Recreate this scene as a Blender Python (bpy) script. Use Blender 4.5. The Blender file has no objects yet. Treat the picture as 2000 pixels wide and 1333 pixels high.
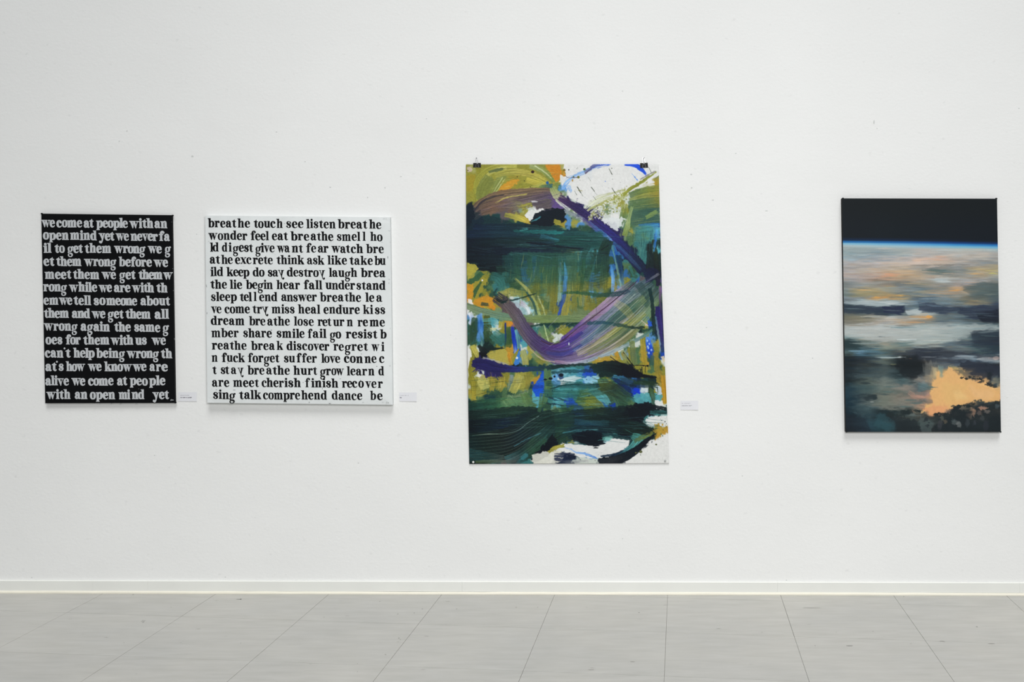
import bpy, math, random
import numpy as np

# ---------------------------------------------------------------- camera, world, lights, exposure
SC = bpy.context.scene
D = 5.86          # camera to wall (m)
F = 2150.0        # focal length in pixels of the 2000 px wide frame
H = 1.61          # camera height
PX, PY = 1113.0, 570.0   # principal point (the lens is shifted)
ROLL = 0.0022

cam = bpy.data.cameras.new('camera')
cam.sensor_width = 36.0
cam.lens = F / 2000.0 * 36.0
cam.shift_x = -(PX - 1000.0) / 2000.0
cam.shift_y = -(666.5 - PY) / 2000.0
cam.clip_start = 0.05
camo = bpy.data.objects.new('camera', cam)
camo.location = (0.0, -D, H)
camo.rotation_euler = (math.radians(90), -ROLL, 0.0)
SC.collection.objects.link(camo)
SC.camera = camo

w = bpy.data.worlds.new('room_light')
SC.world = w
w.use_nodes = True
w.node_tree.nodes['Background'].inputs[0].default_value = (0.90, 0.96, 1.0, 1)
w.node_tree.nodes['Background'].inputs[1].default_value = 0.20

def area(name, loc, target, sx, sy, power, col):
    l = bpy.data.lights.new(name, 'AREA')
    l.shape = 'RECTANGLE'; l.size = sx; l.size_y = sy
    l.energy = power; l.color = col
    o = bpy.data.objects.new(name, l)
    SC.collection.objects.link(o)
    o.location = loc
    d = [target[i] - loc[i] for i in range(3)]
    import mathutils
    o.rotation_euler = mathutils.Vector(d).to_track_quat('-Z', 'Y').to_euler()
    return o

# broad sun lamp standing in for unseen overhead lighting, falling steeply on the wall
sl = bpy.data.lights.new('overhead_sun', 'SUN'); sl.energy = 1.9; sl.angle = math.radians(24); sl.color = (1.0, 0.998, 0.99)
so_ = bpy.data.objects.new('overhead_sun', sl); SC.collection.objects.link(so_)
so_.location = (2.0, -4.0, 8.0); so_.rotation_euler = (math.radians(28), 0.0, math.radians(11))
area('wall_fill', (0.7, -5.4, 2.9), (0.7, 0.0, 1.6), 2.0, 1.0, 140, (0.995, 0.99, 0.985))  # unseen fill added so the wall brightens from its left towards the centre

vs = SC.view_settings
vs.view_transform = 'Standard'
vs.look = 'None'
vs.exposure = 0.0
vs.gamma = 1.0
vs.use_curve_mapping = False

# ---------------------------------------------------------------- helpers
def W(px, py, off=0.0):
    """point of the photographed wall (or `off` metres in front of it) in metres"""
    u = px - PX; v = PY - py
    uu = u - v * ROLL; vv = v + u * ROLL
    d = D - off
    return (uu * d / F, -off, H + vv * d / F)

def Wf(px, py, z=0.0):
    """point of the floor"""
    u = px - PX; v = PY - py
    uu = u - v * ROLL; vv = v + u * ROLL
    d = (H - z) / (-vv) * F
    return (uu * d / F, d - D, z)

def link_mesh(name, verts, faces, mats, parent=None, midx=None, smooth=False):
    me = bpy.data.meshes.new(name)
    me.from_pydata([tuple(v) for v in verts], [], [tuple(f) for f in faces])
    if not isinstance(mats, (list, tuple)): mats = [mats]
    for m in mats: me.materials.append(m)
    if midx is not None:
        me.polygons.foreach_set('material_index', list(midx))
    if smooth:
        me.polygons.foreach_set('use_smooth', [True] * len(me.polygons))
    me.update()
    o = bpy.data.objects.new(name, me)
    SC.collection.objects.link(o)
    if parent: o.parent = parent
    return o

def tag(o, label=None, cat=None, group=None, kind=None):
    if label: o['label'] = label
    if cat: o['category'] = cat
    if group: o['group'] = group
    if kind: o['kind'] = kind
    return o

def empty(name, loc=(0, 0, 0)):
    o = bpy.data.objects.new(name, None)
    o.empty_display_size = 0.05
    o.location = loc
    SC.collection.objects.link(o)
    return o

def lin(c):
    c = np.asarray(c, dtype=float) / 255.0
    return np.where(c <= 0.04045, c / 12.92, ((c + 0.055) / 1.055) ** 2.4)

def mat(name, rgb, rough=0.6, spec=0.25, metal=0.0, noise=None, bump=None):
    """simple procedural material: colour with fine noise variation and relief"""
    m = bpy.data.materials.new(name); m.use_nodes = True
    nt = m.node_tree; b = nt.nodes['Principled BSDF']
    c = list(lin(rgb)) + [1]
    b.inputs['Base Color'].default_value = c
    b.inputs['Roughness'].default_value = rough
    b.inputs['Specular IOR Level'].default_value = spec
    b.inputs['Metallic'].default_value = metal
    if noise or bump:
        tc = nt.nodes.new('ShaderNodeTexCoord')
    if noise:
        sc, amt = noise
        n = nt.nodes.new('ShaderNodeTexNoise'); n.inputs['Scale'].default_value = sc
        n.inputs['Detail'].default_value = 4
        nt.links.new(tc.outputs['Object'], n.inputs['Vector'])
        r = nt.nodes.new('ShaderNodeMapRange')
        r.inputs[1].default_value = 0.3; r.inputs[2].default_value = 0.7
        r.inputs[3].default_value = 1 - amt; r.inputs[4].default_value = 1 + amt
        nt.links.new(n.outputs['Fac'], r.inputs[0])
        x = nt.nodes.new('ShaderNodeVectorMath'); x.operation = 'SCALE'
        x.inputs[0].default_value = c[:3]
        nt.links.new(r.outputs[0], x.inputs['Scale'])
        nt.links.new(x.outputs[0], b.inputs['Base Color'])
    if bump:
        sc, dist = bump
        n2 = nt.nodes.new('ShaderNodeTexNoise'); n2.inputs['Scale'].default_value = sc
        n2.inputs['Detail'].default_value = 3
        nt.links.new(tc.outputs['Object'], n2.inputs['Vector'])
        bp = nt.nodes.new('ShaderNodeBump'); bp.inputs['Distance'].default_value = dist
        bp.inputs['Strength'].default_value = 0.6
        nt.links.new(n2.outputs['Fac'], bp.inputs['Height'])
        nt.links.new(bp.outputs[0], b.inputs['Normal'])
    return m

# ---------------------------------------------------------------- setting
def wall_material():
    m = bpy.data.materials.new('white_roughcast_paint'); m.use_nodes = True
    nt = m.node_tree; L = nt.links; b = nt.nodes['Principled BSDF']
    b.inputs['Roughness'].default_value = 0.7
    b.inputs['Specular IOR Level'].default_value = 0.15
    tc = nt.nodes.new('ShaderNodeTexCoord')
    mp = nt.nodes.new('ShaderNodeMapping'); mp.inputs['Scale'].default_value = (1.0, 1.0, 1.4)
    L.new(tc.outputs['Object'], mp.inputs[0])
    def noise(sc, det, rough=0.5):
        n = nt.nodes.new('ShaderNodeTexNoise'); n.inputs['Scale'].default_value = sc
        n.inputs['Detail'].default_value = det; n.inputs['Roughness'].default_value = rough
        n.inputs['Distortion'].default_value = 0.15
        L.new(mp.outputs[0], n.inputs['Vector']); return n
    n1 = noise(50, 3, 0.5); n2 = noise(150, 2); n3 = noise(7, 2)
    # lumps appear only in places, as on a rolled and patched wall
    mr = nt.nodes.new('ShaderNodeMapRange'); mr.inputs[1].default_value = 0.20; mr.inputs[2].default_value = 0.66
    mr.inputs[3].default_value = 0.25; mr.inputs[4].default_value = 1.0
    L.new(n3.outputs['Fac'], mr.inputs[0])
    ad = nt.nodes.new('ShaderNodeMath'); ad.operation = 'MULTIPLY_ADD'; ad.inputs[1].default_value = 0.25
    L.new(n2.outputs['Fac'], ad.inputs[0]); L.new(n1.outputs['Fac'], ad.inputs[2])
    mu = nt.nodes.new('ShaderNodeMath'); mu.operation = 'MULTIPLY'
    L.new(ad.outputs[0], mu.inputs[0]); L.new(mr.outputs[0], mu.inputs[1])
    bp = nt.nodes.new('ShaderNodeBump'); bp.inputs['Strength'].default_value = 0.45
    bp.inputs['Distance'].default_value = 0.0024
    L.new(mu.outputs[0], bp.inputs['Height']); L.new(bp.outputs[0], b.inputs['Normal'])
    # faint stains and little dirty specks
    n4 = noise(1.1, 3); n5 = noise(26, 1)
    r4 = nt.nodes.new('ShaderNodeMapRange'); r4.inputs[1].default_value = 0.3; r4.inputs[2].default_value = 0.7
    r4.inputs[3].default_value = 0.975; r4.inputs[4].default_value = 1.01
    L.new(n4.outputs['Fac'], r4.inputs[0])
    r5 = nt.nodes.new('ShaderNodeMapRange'); r5.inputs[1].default_value = 0.70; r5.inputs[2].default_value = 0.80
    r5.inputs[3].default_value = 1.0; r5.inputs[4].default_value = 0.93
    L.new(n5.outputs['Fac'], r5.inputs[0])
    m2 = nt.nodes.new('ShaderNodeMath'); m2.operation = 'MULTIPLY'
    L.new(r4.outputs[0], m2.inputs[0]); L.new(r5.outputs[0], m2.inputs[1])
    sc = nt.nodes.new('ShaderNodeVectorMath'); sc.operation = 'SCALE'
    sc.inputs[0].default_value = (0.83, 0.835, 0.825)
    L.new(m2.outputs[0], sc.inputs['Scale']); L.new(sc.outputs[0], b.inputs['Base Color'])
    return m

def box(x0, x1, y0, y1, z0, z1):
    v = [(x0,y0,z0),(x1,y0,z0),(x1,y1,z0),(x0,y1,z0),(x0,y0,z1),(x1,y0,z1),(x1,y1,z1),(x0,y1,z1)]
    f = [(0,3,2,1),(4,5,6,7),(0,1,5,4),(1,2,6,5),(2,3,7,6),(3,0,4,7)]
    return v, f

WX0, WX1 = -6.5, 6.0
v, f = box(WX0, WX1, 0.0, 0.25, -0.02, 5.4)
wall = link_mesh('wall_back', v, f, wall_material()); tag(wall, 'white roughcast gallery wall behind the hung works', kind='structure')

# floor: vinyl tiles, turned a little against the wall, on a dark bed that shows in the joints
def tile_material():
    m = bpy.data.materials.new('grey_vinyl_tile'); m.use_nodes = True
    nt = m.node_tree; L = nt.links; b = nt.nodes['Principled BSDF']
    b.inputs['Specular IOR Level'].default_value = 0.4
    tc = nt.nodes.new('ShaderNodeTexCoord')
    mp = nt.nodes.new('ShaderNodeMapping'); mp.inputs['Scale'].default_value = (0.22, 1.0, 1.0)
    mp.inputs['Rotation'].default_value = (0, 0, math.radians(-4))
    L.new(tc.outputs['Object'], mp.inputs[0])
    def noise(sc, det, src=mp.outputs[0]):
        n = nt.nodes.new('ShaderNodeTexNoise'); n.inputs['Scale'].default_value = sc
        n.inputs['Detail'].default_value = det; n.inputs['Roughness'].default_value = 0.6
        L.new(src, n.inputs['Vector']); return n
    n1 = noise(22, 5); n2 = noise(1.3, 3, tc.outputs['Object'])
    cr = nt.nodes.new('ShaderNodeValToRGB')
    e = cr.color_ramp.elements
    e[0].position = 0.28; e[0].color = list(lin((171, 170, 165))) + [1]
    e[1].position = 0.72; e[1].color = list(lin((186, 185, 181))) + [1]
    L.new(n1.outputs['Fac'], cr.inputs[0])
    mx = nt.nodes.new('ShaderNodeMix'); mx.data_type = 'RGBA'; mx.blend_type = 'MULTIPLY'
    mx.inputs[0].default_value = 1.0
    c2 = nt.nodes.new('ShaderNodeValToRGB'); e = c2.color_ramp.elements
    e[0].position = 0.3; e[0].color = (0.90, 0.905, 0.91, 1); e[1].position = 0.7; e[1].color = (1, 0.99, 0.97, 1)
    L.new(n2.outputs['Fac'], c2.inputs[0])
    L.new(cr.outputs[0], mx.inputs[6]); L.new(c2.outputs[0], mx.inputs[7])
    oi = nt.nodes.new('ShaderNodeObjectInfo')
    rr = nt.nodes.new('ShaderNodeMapRange'); rr.inputs[3].default_value = 0.985; rr.inputs[4].default_value = 1.01
    L.new(oi.outputs['Random'], rr.inputs[0])
    sc = nt.nodes.new('ShaderNodeVectorMath'); sc.operation = 'SCALE'
    L.new(mx.outputs[2], sc.inputs[0]); L.new(rr.outputs[0], sc.inputs['Scale'])
    L.new(sc.outputs[0], b.inputs['Base Color'])
    r = nt.nodes.new('ShaderNodeMapRange'); r.inputs[3].default_value = 0.36; r.inputs[4].default_value = 0.55
    L.new(n1.outputs['Fac'], r.inputs[0]); L.new(r.outputs[0], b.inputs['Roughness'])
    bp = nt.nodes.new('ShaderNodeBump'); bp.inputs['Strength'].default_value = 0.15; bp.inputs['Distance'].default_value = 0.001
    L.new(n1.outputs['Fac'], bp.inputs['Height']); L.new(bp.outputs[0], b.inputs['Normal'])
    return m

FY0 = -6.6
v, f = box(WX0, WX1, FY0, 0.0, -0.08, -0.0035)
floor = link_mesh('floor', v, f, mat('dark_joint_bed', (146, 144, 138), 0.9, 0.1))
tag(floor, 'pale grey vinyl tile floor in front of the wall', kind='structure')

def clip(poly, ax, lim, keep_less):
    out = []
    for i in range(len(poly)):
        a, b = poly[i], poly[(i + 1) % len(poly)]
        ia = (a[ax] <= lim) if keep_less else (a[ax] >= lim)
        ib = (b[ax] <= lim) if keep_less else (b[ax] >= lim)
        if ia: out.append(a)
        if ia != ib:
            t = (lim - a[ax]) / (b[ax] - a[ax])
            out.append((a[0] + t * (b[0] - a[0]), a[1] + t * (b[1] - a[1])))
    return out

TM = tile_material()
TA = math.atan(0.1)
TS = 0.5995 * math.cos(TA)
ux, uy = math.cos(TA), -math.sin(TA)         # along a row, to the right
vx, vy = math.sin(TA), math.cos(TA)          # along a column, towards the wall
p0 = Wf(1304, 1161.5)                        # a column line meets the wall here
r0 = Wf(1000, 1226.0)                        # a row line passes here
# common corner: on the column through p0 and the row through r0
du, dv = r0[0] - p0[0], r0[1] - p0[1]
kv = du * vx + dv * vy
corner = (p0[0] + kv * vx, p0[1] + kv * vy)
G = 0.0008
rng = random.Random(3)
for i in range(-13, 11):
    for j in range(-11, 2):
        jit = rng.uniform(-0.0003, 0.0003)
        a0, a1 = i * TS + G + jit, (i + 1) * TS - G
        b0, b1 = j * TS + G, (j + 1) * TS - G + jit
        q = [(corner[0] + s * ux + t * vx, corner[1] + s * uy + t * vy) for s, t in ((a0,b0),(a1,b0),(a1,b1),(a0,b1))]
        for ax, lim, kl in ((0, WX1, True), (0, WX0, False), (1, -0.0005, True), (1, FY0, False)):
            q = clip(q, ax, lim, kl)
            if len(q) < 3: break
        if len(q) < 3: continue
        xs = [p[0] for p in q]; ys = [p[1] for p in q]
        if (max(xs) - min(xs)) < 0.02 or (max(ys) - min(ys)) < 0.02: continue
        z = rng.uniform(-0.0002, 0.0)
        n = len(q)
        vv = [(x, y, z) for x, y in q] + [(x, y, -0.003) for x, y in q]
        ff = [tuple(range(n))] + [tuple(range(2*n - 1, n - 1, -1))] + [(k, n + k, n + (k+1) % n, (k+1) % n) for k in range(n)]
        link_mesh('tile', vv, ff, TM, floor)

# dark scuffs and specks on the tiles
def blob_poly(cx, cy, rx, ry, z, n=8, r=rng):
    return [(cx + rx * math.cos(6.283*k/n) * r.uniform(.7, 1.1), cy + ry * math.sin(6.283*k/n) * r.uniform(.7, 1.1), z) for k in range(n)]
SV, SF = [], []
def scuff(px, py, wpx, dpx):
    c = Wf(px, py, 0.0006)
    k = (D + c[1]) / F
    pts = blob_poly(c[0], c[1], wpx * k * 0.5, dpx * k * 1.6, 0.0006)
    b = len(SV); SV.extend(pts); SF.append(tuple(range(b, b + len(pts))))
for s in ((467,1171,13,1.2),(470,1171,4,2),(278,1213.5,1.6,4.5),(281.5,1214,1.4,4),(279.5,1216,4,1),(1248,1197,3,2.4),
          (779,1247,3,2),(782,1250,2.5,1),(753,1279,4,1.2),(698,1297,2,1.5),(698,1313,1.6,1.5),(742,1175.5,3,1.4),
          (777,1200,3,1.5),(809,1198,2,2),(825,1190,3,1.3),(1908,1225,4,2),(1844,1254,2,2),(1936,1258,14,1.1),
          (1840,1253,10,.9),(1583,1188,40,.8),(1660,1262,16,1.6),(334,1187,2,1.6),(470,1257,1.6,1.6),(242,1256,1.4,2),
          (1008,1187,3,1.4),(1050,1187,3,1.2),(892,1190,3,1.4),(1705,1234,2,1.6),(1765,1166,2,2),(260,1162,3,2),
          (1236,1293,12,.8),(1155,1309,14,.8),(1592,1262,2,2)):
    scuff(*s)
for k in range(60):
    scuff(rng.uniform(0, 2000), rng.uniform(1172, 1333), rng.choice((1.2, 1.5, 2, 5, 10)), rng.uniform(.25, .5))
sc_o = link_mesh('scuff_marks', SV, SF, mat('dark_scuff', (146, 145, 140), 0.6, 0.2), floor)
sc_o['kind'] = 'stuff'

# skirting board: flat boards with a cream bead at the foot
bb_mat = mat('skirting_paint', (230, 231, 226), 0.42, 0.35, noise=(5, 0.02), bump=(30, 0.0006))
bead_mat = mat('cream_bead', (233, 229, 214), 0.4, 0.35, noise=(9, 0.03))
HB = 0.068
def bead(x0, x1, n=120):
    vs_, fs_ = [], []
    prof = [(-0.0005, 0.0), (-0.0195, 0.0), (-0.0190, 0.006), (-0.0165, 0.0105), (-0.0125, 0.0125), (-0.0005, 0.0125)]
    r = random.Random(8)
    for i in range(n + 1):
        x = x0 + (x1 - x0) * i / n
        j = 0.0008 * math.sin(x * 1.7) + r.uniform(-0.0006, 0.0006)
        for (y, z) in prof: vs_.append((x, y + (j if y < -0.001 else 0), z + 0.0002 + (j if z > 0.003 else 0)))
    k = len(prof)
    for i in range(n):
        for q in range(k):
            a = i*k + q; b = i*k + (q+1) % k
            fs_.append((a, a + k, b + k, b))
    fs_.append(tuple(range(k - 1, -1, -1))); fs_.append(tuple(n*k + q for q in range(k)))
    return vs_, fs_
v, f = bead(WX0, WX1)
bb = link_mesh('baseboard_back', v, f, bead_mat); tag(bb, 'white skirting board with a cream bead along the foot of the wall', kind='structure')
joints = [WX0] + [W(p, 1148)[0] for p in (-640, 183, 290, 903, 1518, 1990)] + [WX1]
for a, b in zip(joints[:-1], joints[1:]):
    g = 0.00018; t = 0.0115
    y1, z0, z1, c = -0.0006, 0.0128, HB, 0.0028
    x0, x1 = a + g, b - g
    prof = [(y1, z0), (-t, z0), (-t, z1 - c), (-t + c, z1), (y1, z1)]
    vv = [(x0, y, z) for y, z in prof] + [(x1, y, z) for y, z in prof]
    k = len(prof)
    ff = [tuple(range(k - 1, -1, -1)), tuple(range(k, 2*k))] + [(q, k + q, k + (q+1) % k, (q+1) % k) for q in range(k)]
    link_mesh('board', vv, ff, bb_mat, bb)

# small knocks, filled nail holes and pin marks on the wall
MV, MF = [], []
r_ = random.Random(5)
def mark(px, py, a, b):
    c = W(px, py, 0.0004); s = D / F
    pts = [(c[0] + a*s*.5*math.cos(6.283*k/8)*r_.uniform(.7,1.1), -0.0004, c[2] + b*s*.5*math.sin(6.283*k/8)*r_.uniform(.7,1.1)) for k in range(8)]
    q = len(MV); MV.extend(pts); MF.append(tuple(range(q, q + 8)))
for s in ((1707,239,3,9),(1713,251,2,3),(376,306,5,4),(248,256,3,3),(233,276,3,2),(1350,341,5,3),(1351,367,4,3),(1392,391,5,2),
          (645,366,4,2.5),(783,345,4,2),(752,367,3,3),(718,386,2.5,3),(384,458,2,3),(961,309,1.6,3),(62,1129,3,2),(1497,412,6,2),
          (1437,300,3,2),(1990,212,3,2),(540,258,4,2),(596,316,3,2),(833,232,2.5,2),(1216,178,3,2),(440,1128,3,2),(1536,1134,3,2),
          (1380,640,3,2),(880,655,2,2),(1587,700,3,2),(1450,930,3,2),(1216,1053,3,2),(302,890,3,2),(700,905,4,2)):
    mark(*s)
mk = link_mesh('wall_marks', MV, MF, mat('faint_dent_grey', (203, 205, 203), 0.8, 0.1), wall)
mk['kind'] = 'stuff'

# ---------------------------------------------------------------- stencilled lettering, built stroke by stroke
def spline(pts, n=5):
    P = np.array(pts, float)
    Q = np.vstack([2*P[0]-P[1], P, 2*P[-1]-P[-2]])
    out = []
    for i in range(1, len(Q) - 2):
        p0, p1, p2, p3 = Q[i-1], Q[i], Q[i+1], Q[i+2]
        for k in range(n):
            t = k / n
            out.append(0.5*((2*p1) + (-p0+p2)*t + (2*p0-5*p1+4*p2-p3)*t*t + (-p0+3*p1-3*p2+p3)*t**3))
    out.append(P[-1])
    return np.array(out)

def g_path(*pts):  return ('path', pts)
def g_poly(*pts):  return ('poly', pts)
def g_ball(x, y, r): return ('ball', (x, y, r))

def stem(x0, top, w=4.2, foot=True, bot=0.0, flag=True, ext=1.3):
    x1 = x0 + w; L = [g_poly((x0, bot), (x1, bot), (x1, top), (x0, top - 0.4))]
    if flag:
        L.append(g_poly((x0 - 2.0, top - 0.3), (x0 - 1.9, top - 1.0), (x0 - .3, top - 1.9), (x0 + .6, top - 3.2), (x1, top)))
    if foot:
        L.append(g_poly((x0 - ext, bot), (x1 + ext, bot), (x1 + ext, bot + .7), (x1 - .1, bot + 1.9), (x0 + .1, bot + 1.9), (x0 - ext, bot + .7)))
    return L

def arch(xs, x1, w=4.0, top=13.0):
    """from the stem's right edge xs over to a leg starting at x1"""
    m = (xs + x1) / 2
    L = [g_path((xs - .6, top - 3.4, 1.3), (xs + .9, top - 1.4, 1.6), (m + 1.3, top - .8, 2.2), (x1 + w*.45, top - 1.7, 3.4), (x1 + w/2, top - 4.0, w), (x1 + w/2, 6.0, w), (x1 + w/2, 0.2, w))]
    L.append(g_poly((x1 - .7, 0), (x1 + w + 1.3, 0), (x1 + w + 1.3, .7), (x1 + w, 1.9), (x1, 1.9), (x1 - .7, .7)))
    return L

def ring(cx, cy, rx, ry, wv, wh, n=20):
    pts = []
    for k in range(n + 1):
        a = 2 * math.pi * k / n
        wd = wh + (wv - wh) * abs(math.cos(a)) ** 1.3
        pts.append((cx + (rx - wd/2) * math.cos(a), cy + (ry - wh/2) * math.sin(a), wd))
    return ('raw', pts)

def serif_top(x0, x1, y=13.0):
    return g_poly((x0, y - 1.2), (x1, y - 1.2), (x1, y), (x0, y))

BOWL_R = lambda x: g_path((x-.4, 9.6, 1.4), (x+1.6, 12.0, 1.6), (x+3.8, 11.4, 2.8), (x+5.3, 8.8, 4.2), (x+5.4, 5.6, 4.4), (x+4.6, 2.6, 3.8), (x+2.8, .9, 1.9), (x+.8, .7, 1.4), (x-.6, 1.4, 1.4))
BOWL_L = lambda x: g_path((x+.4, 9.8, 1.4), (x-1.6, 12.0, 1.6), (x-3.8, 11.4, 2.8), (x-5.3, 8.8, 4.2), (x-5.4, 5.6, 4.4), (x-4.6, 2.6, 3.8), (x-2.8, .9, 1.9), (x-.8, 1.0, 1.4), (x+.6, 2.0, 1.4))

GL = {}
GL['l'] = (6.4, stem(1.4, 18, 4.0))
GL['i'] = (6.4, stem(1.4, 12.8, 4.0) + [g_ball(3.2, 16.0, 2.25)])
GL['h'] = (13.2, stem(1.3, 18, 4.0, ext=1.0) + arch(5.3, 7.7))
GL['n'] = (13.2, stem(1.3, 12.8, 4.0, ext=1.0) + arch(5.3, 7.7))
GL['m'] = (19.2, stem(1.3, 12.8, 3.8, ext=1.0) + arch(5.1, 7.2, 3.7) + arch(10.9, 13.2, 3.9))
GL['r'] = (10.6, stem(1.3, 12.8, 4.0) + [g_path((5.0, 9.2, 1.3), (6.3, 11.4, 1.6), (8.0, 12.0, 2.2), (9.2, 11.2, 2.4)), g_ball(8.6, 10.2, 2.0)])
GL['u'] = (13.4, [g_poly((1.6, 4), (5.6, 4), (5.6, 12.9), (-.2, 12.9), (-.2, 12.1), (1.4, 11.4)),
                  g_path((3.6, 5.5, 4.0), (3.9, 2.7, 3.8), (5.6, .95, 2.2), (7.4, 1.3, 1.5), (8.6, 2.8, 1.3)),
                  g_poly((8.0, 0.2), (13.0, .1), (13.2, .8), (12.0, 1.6), (12.0, 12.9), (6.6, 12.9), (6.6, 12.1), (8.0, 11.4))])
GL['b'] = (12.8, stem(1.3, 18, 4.0, foot=False) + [BOWL_R(5.3), g_poly((1.3, 0), (3.2, .2), (5.3, 1.4), (5.3, 3), (1.3, 2))])
GL['d'] = (13.0, [BOWL_L(7.7)] + [g_poly((7.6, .3), (11.6, .1), (11.6, 18), (7.6, 17.5)), g_poly((5.8, 17.8), (5.9, 17.0), (7.5, 16.3), (8.4, 15), (11.6, 18)),
                  g_poly((9, 0), (12.8, 0), (12.8, .8), (11.5, 1.8), (8, 2))])
GL['p'] = (12.8, stem(1.3, 12.8, 4.0, bot=-4.6) + [BOWL_R(5.3)])
GL['o'] = (11.6, [ring(5.8, 6.4, 5.8, 6.7, 4.1, 1.5)])
GL['e'] = (11.0, [g_path((8.9, 6.9, 3.3), (8.7, 9.6, 3.4), (7.4, 11.7, 2.4), (5.4, 12.3, 1.6), (3.5, 11.2, 2.8), (2.3, 8.8, 4.0), (2.1, 6.0, 4.2), (2.8, 3.0, 3.8), (4.5, 1.1, 2.6), (6.6, .6, 1.6), (9.0, 1.5, 1.2), (10.4, 3.4, .9)),
                  g_poly((2, 6.2), (10.5, 6.2), (10.5, 7.5), (2, 7.5))])
GL['c'] = (10.8, [g_path((8.8, 10.9, 1.8), (7.4, 12.1, 1.6), (5.4, 12.3, 1.6), (3.5, 11.2, 2.8), (2.3, 8.8, 4.0), (2.1, 6.0, 4.2), (2.8, 3.0, 3.8), (4.5, 1.1, 2.6), (6.6, .6, 1.6), (9.0, 1.5, 1.2), (10.4, 3.4, .9)), g_ball(8.3, 9.7, 2.2)])
GL['a'] = (12.2, [g_path((1.9, 10.8, 1.6), (3.4, 12.1, 1.5), (5.4, 12.4, 1.6), (7.4, 11.3, 3.0), (8.1, 8.8, 4.0), (8.1, 4.6, 4.0), (8.5, 1.9, 3.6), (10.0, .8, 1.8), (11.9, 1.8, .9)), g_ball(2.6, 9.6, 2.1),
                  g_path((7.0, 7.9, 1.3), (4.8, 7.2, 1.7), (2.8, 5.7, 3.0), (2.1, 3.5, 3.9), (3.0, 1.5, 3.0), (4.8, .9, 1.7), (6.4, 2.0, 1.5), (7.3, 3.2, 1.3))])
GL['s'] = (10.4, [g_path((8.8, 10.6, 1.5), (7.4, 12.0, 1.4), (5.2, 12.4, 1.5), (3.0, 11.5, 2.6), (2.2, 9.5, 3.5), (3.8, 7.5, 4.0), (6.6, 5.8, 4.2), (8.0, 3.8, 3.8), (7.2, 1.6, 2.7), (5.0, .6, 1.5), (2.6, 1.2, 1.4), (1.3, 2.6, 1.4)), g_ball(8.1, 9.6, 1.6), g_ball(1.9, 3.1, 1.7)])
GL['t'] = (8.8, [g_poly((2.1, 3), (6.1, 3), (6.1, 12.5), (5.2, 16.0), (3.6, 14.0), (2.1, 12.6)), g_poly((-.3, 11.2), (8.4, 11.2), (8.3, 12.4), (2, 13.4), (-.3, 12.0)),
                  g_path((4.1, 4.6, 4.0), (4.4, 2.4, 3.7), (5.7, .9, 2.2), (7.2, 1.0, 1.3), (8.6, 2.6, .9))])
GL['f'] = (9.4, [g_poly((2.2, 0), (6.2, 0), (6.2, 14), (2.2, 14)), g_poly((-.1, 11.1), (8.4, 11.1), (8.4, 12.4), (-.1, 12.4)),
                 g_poly((.6, 0), (7.8, 0), (7.8, .7), (6.1, 1.8), (2.3, 1.8), (.6, .7)),
                 g_path((4.2, 13.2, 4.0), (4.5, 15.5, 3.6), (5.8, 17.2, 2.2), (7.8, 17.7, 1.5), (9.6, 16.8, 1.6)), g_ball(9.1, 15.6, 2.0)])
GL['g'] = (12.4, [ring(5.6, 6.9, 5.1, 4.9, 3.6, 1.4), g_path((8.2, 10.2, 1.5), (9.6, 11.5, 1.6), (11.0, 11.6, 1.8)), g_ball(11.0, 10.9, 1.5),
                  g_path((3.2, 2.9, 1.6), (1.7, 1.4, 2.2), (2.4, -.3, 2.4), (5.0, -1.1, 2.8), (8.0, -1.7, 3.2), (9.4, -3.6, 2.8), (8.2, -6.2, 2.0), (5.4, -7.2, 1.4), (2.6, -6.4, 2.0), (1.7, -4.2, 2.4), (2.6, -2.2, 1.8), (4.2, -1.2, 1.4))])
GL['k'] = (13.6, stem(1.3, 18, 4.0) + [g_path((4.8, 5.2, 1.8), (10.4, 12.2, 1.5)), g_path((6.8, 8.2, 3.6), (9.0, 4.4, 4.2), (11.2, .8, 4.0)), serif_top(7.4, 12.8, 12.9), g_poly((7.6, 0), (13.8, 0), (13.8, .8), (12.8, 1.6), (8.4, 1.6), (7.6, .8))])
GL['v'] = (12.4, [g_poly((1.0, 12.6), (5.4, 12.6), (8.0, 4.2), (7.0, -.2), (5.6, -.2)), g_poly((9.6, 12.4), (11.0, 12.4), (7.0, 0), (6.0, .6)), serif_top(-.2, 6.8), serif_top(7.9, 12.6)])
GL['w'] = (18.6, [g_poly((1.0, 12.6), (5.4, 12.6), (8.0, 4.4), (6.9, -.2), (5.4, -.2)), g_poly((8.2, 12.6), (9.6, 10.8), (6.9, .2), (5.9, .8)),
                  g_poly((7.0, 12.6), (11.2, 12.6), (13.8, 4.4), (12.7, -.2), (11.3, -.2)), g_poly((15.6, 12.4), (17.0, 12.4), (12.9, .2), (11.9, .8)), serif_top(-.2, 6.4), serif_top(6.2, 12.0), serif_top(14.0, 18.8)])
GL['y'] = (12.4, [g_poly((1.2, 12.6), (2.8, 12.6), (8.2, .6), (6.6, -.4)), g_poly((7.0, 12.6), (11.2, 12.6), (7.8, .2), (6.2, 2.2)), serif_top(-.2, 4.4), serif_top(6.2, 12.6),
                  g_path((7.1, 2.0, 2.0), (7.6, -1.6, 1.7), (8.8, -4.3, 1.4), (10.6, -5.2, 1.3), (11.8, -4.2, 1.4)), g_ball(11.0, -3.1, 1.7)])
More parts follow.
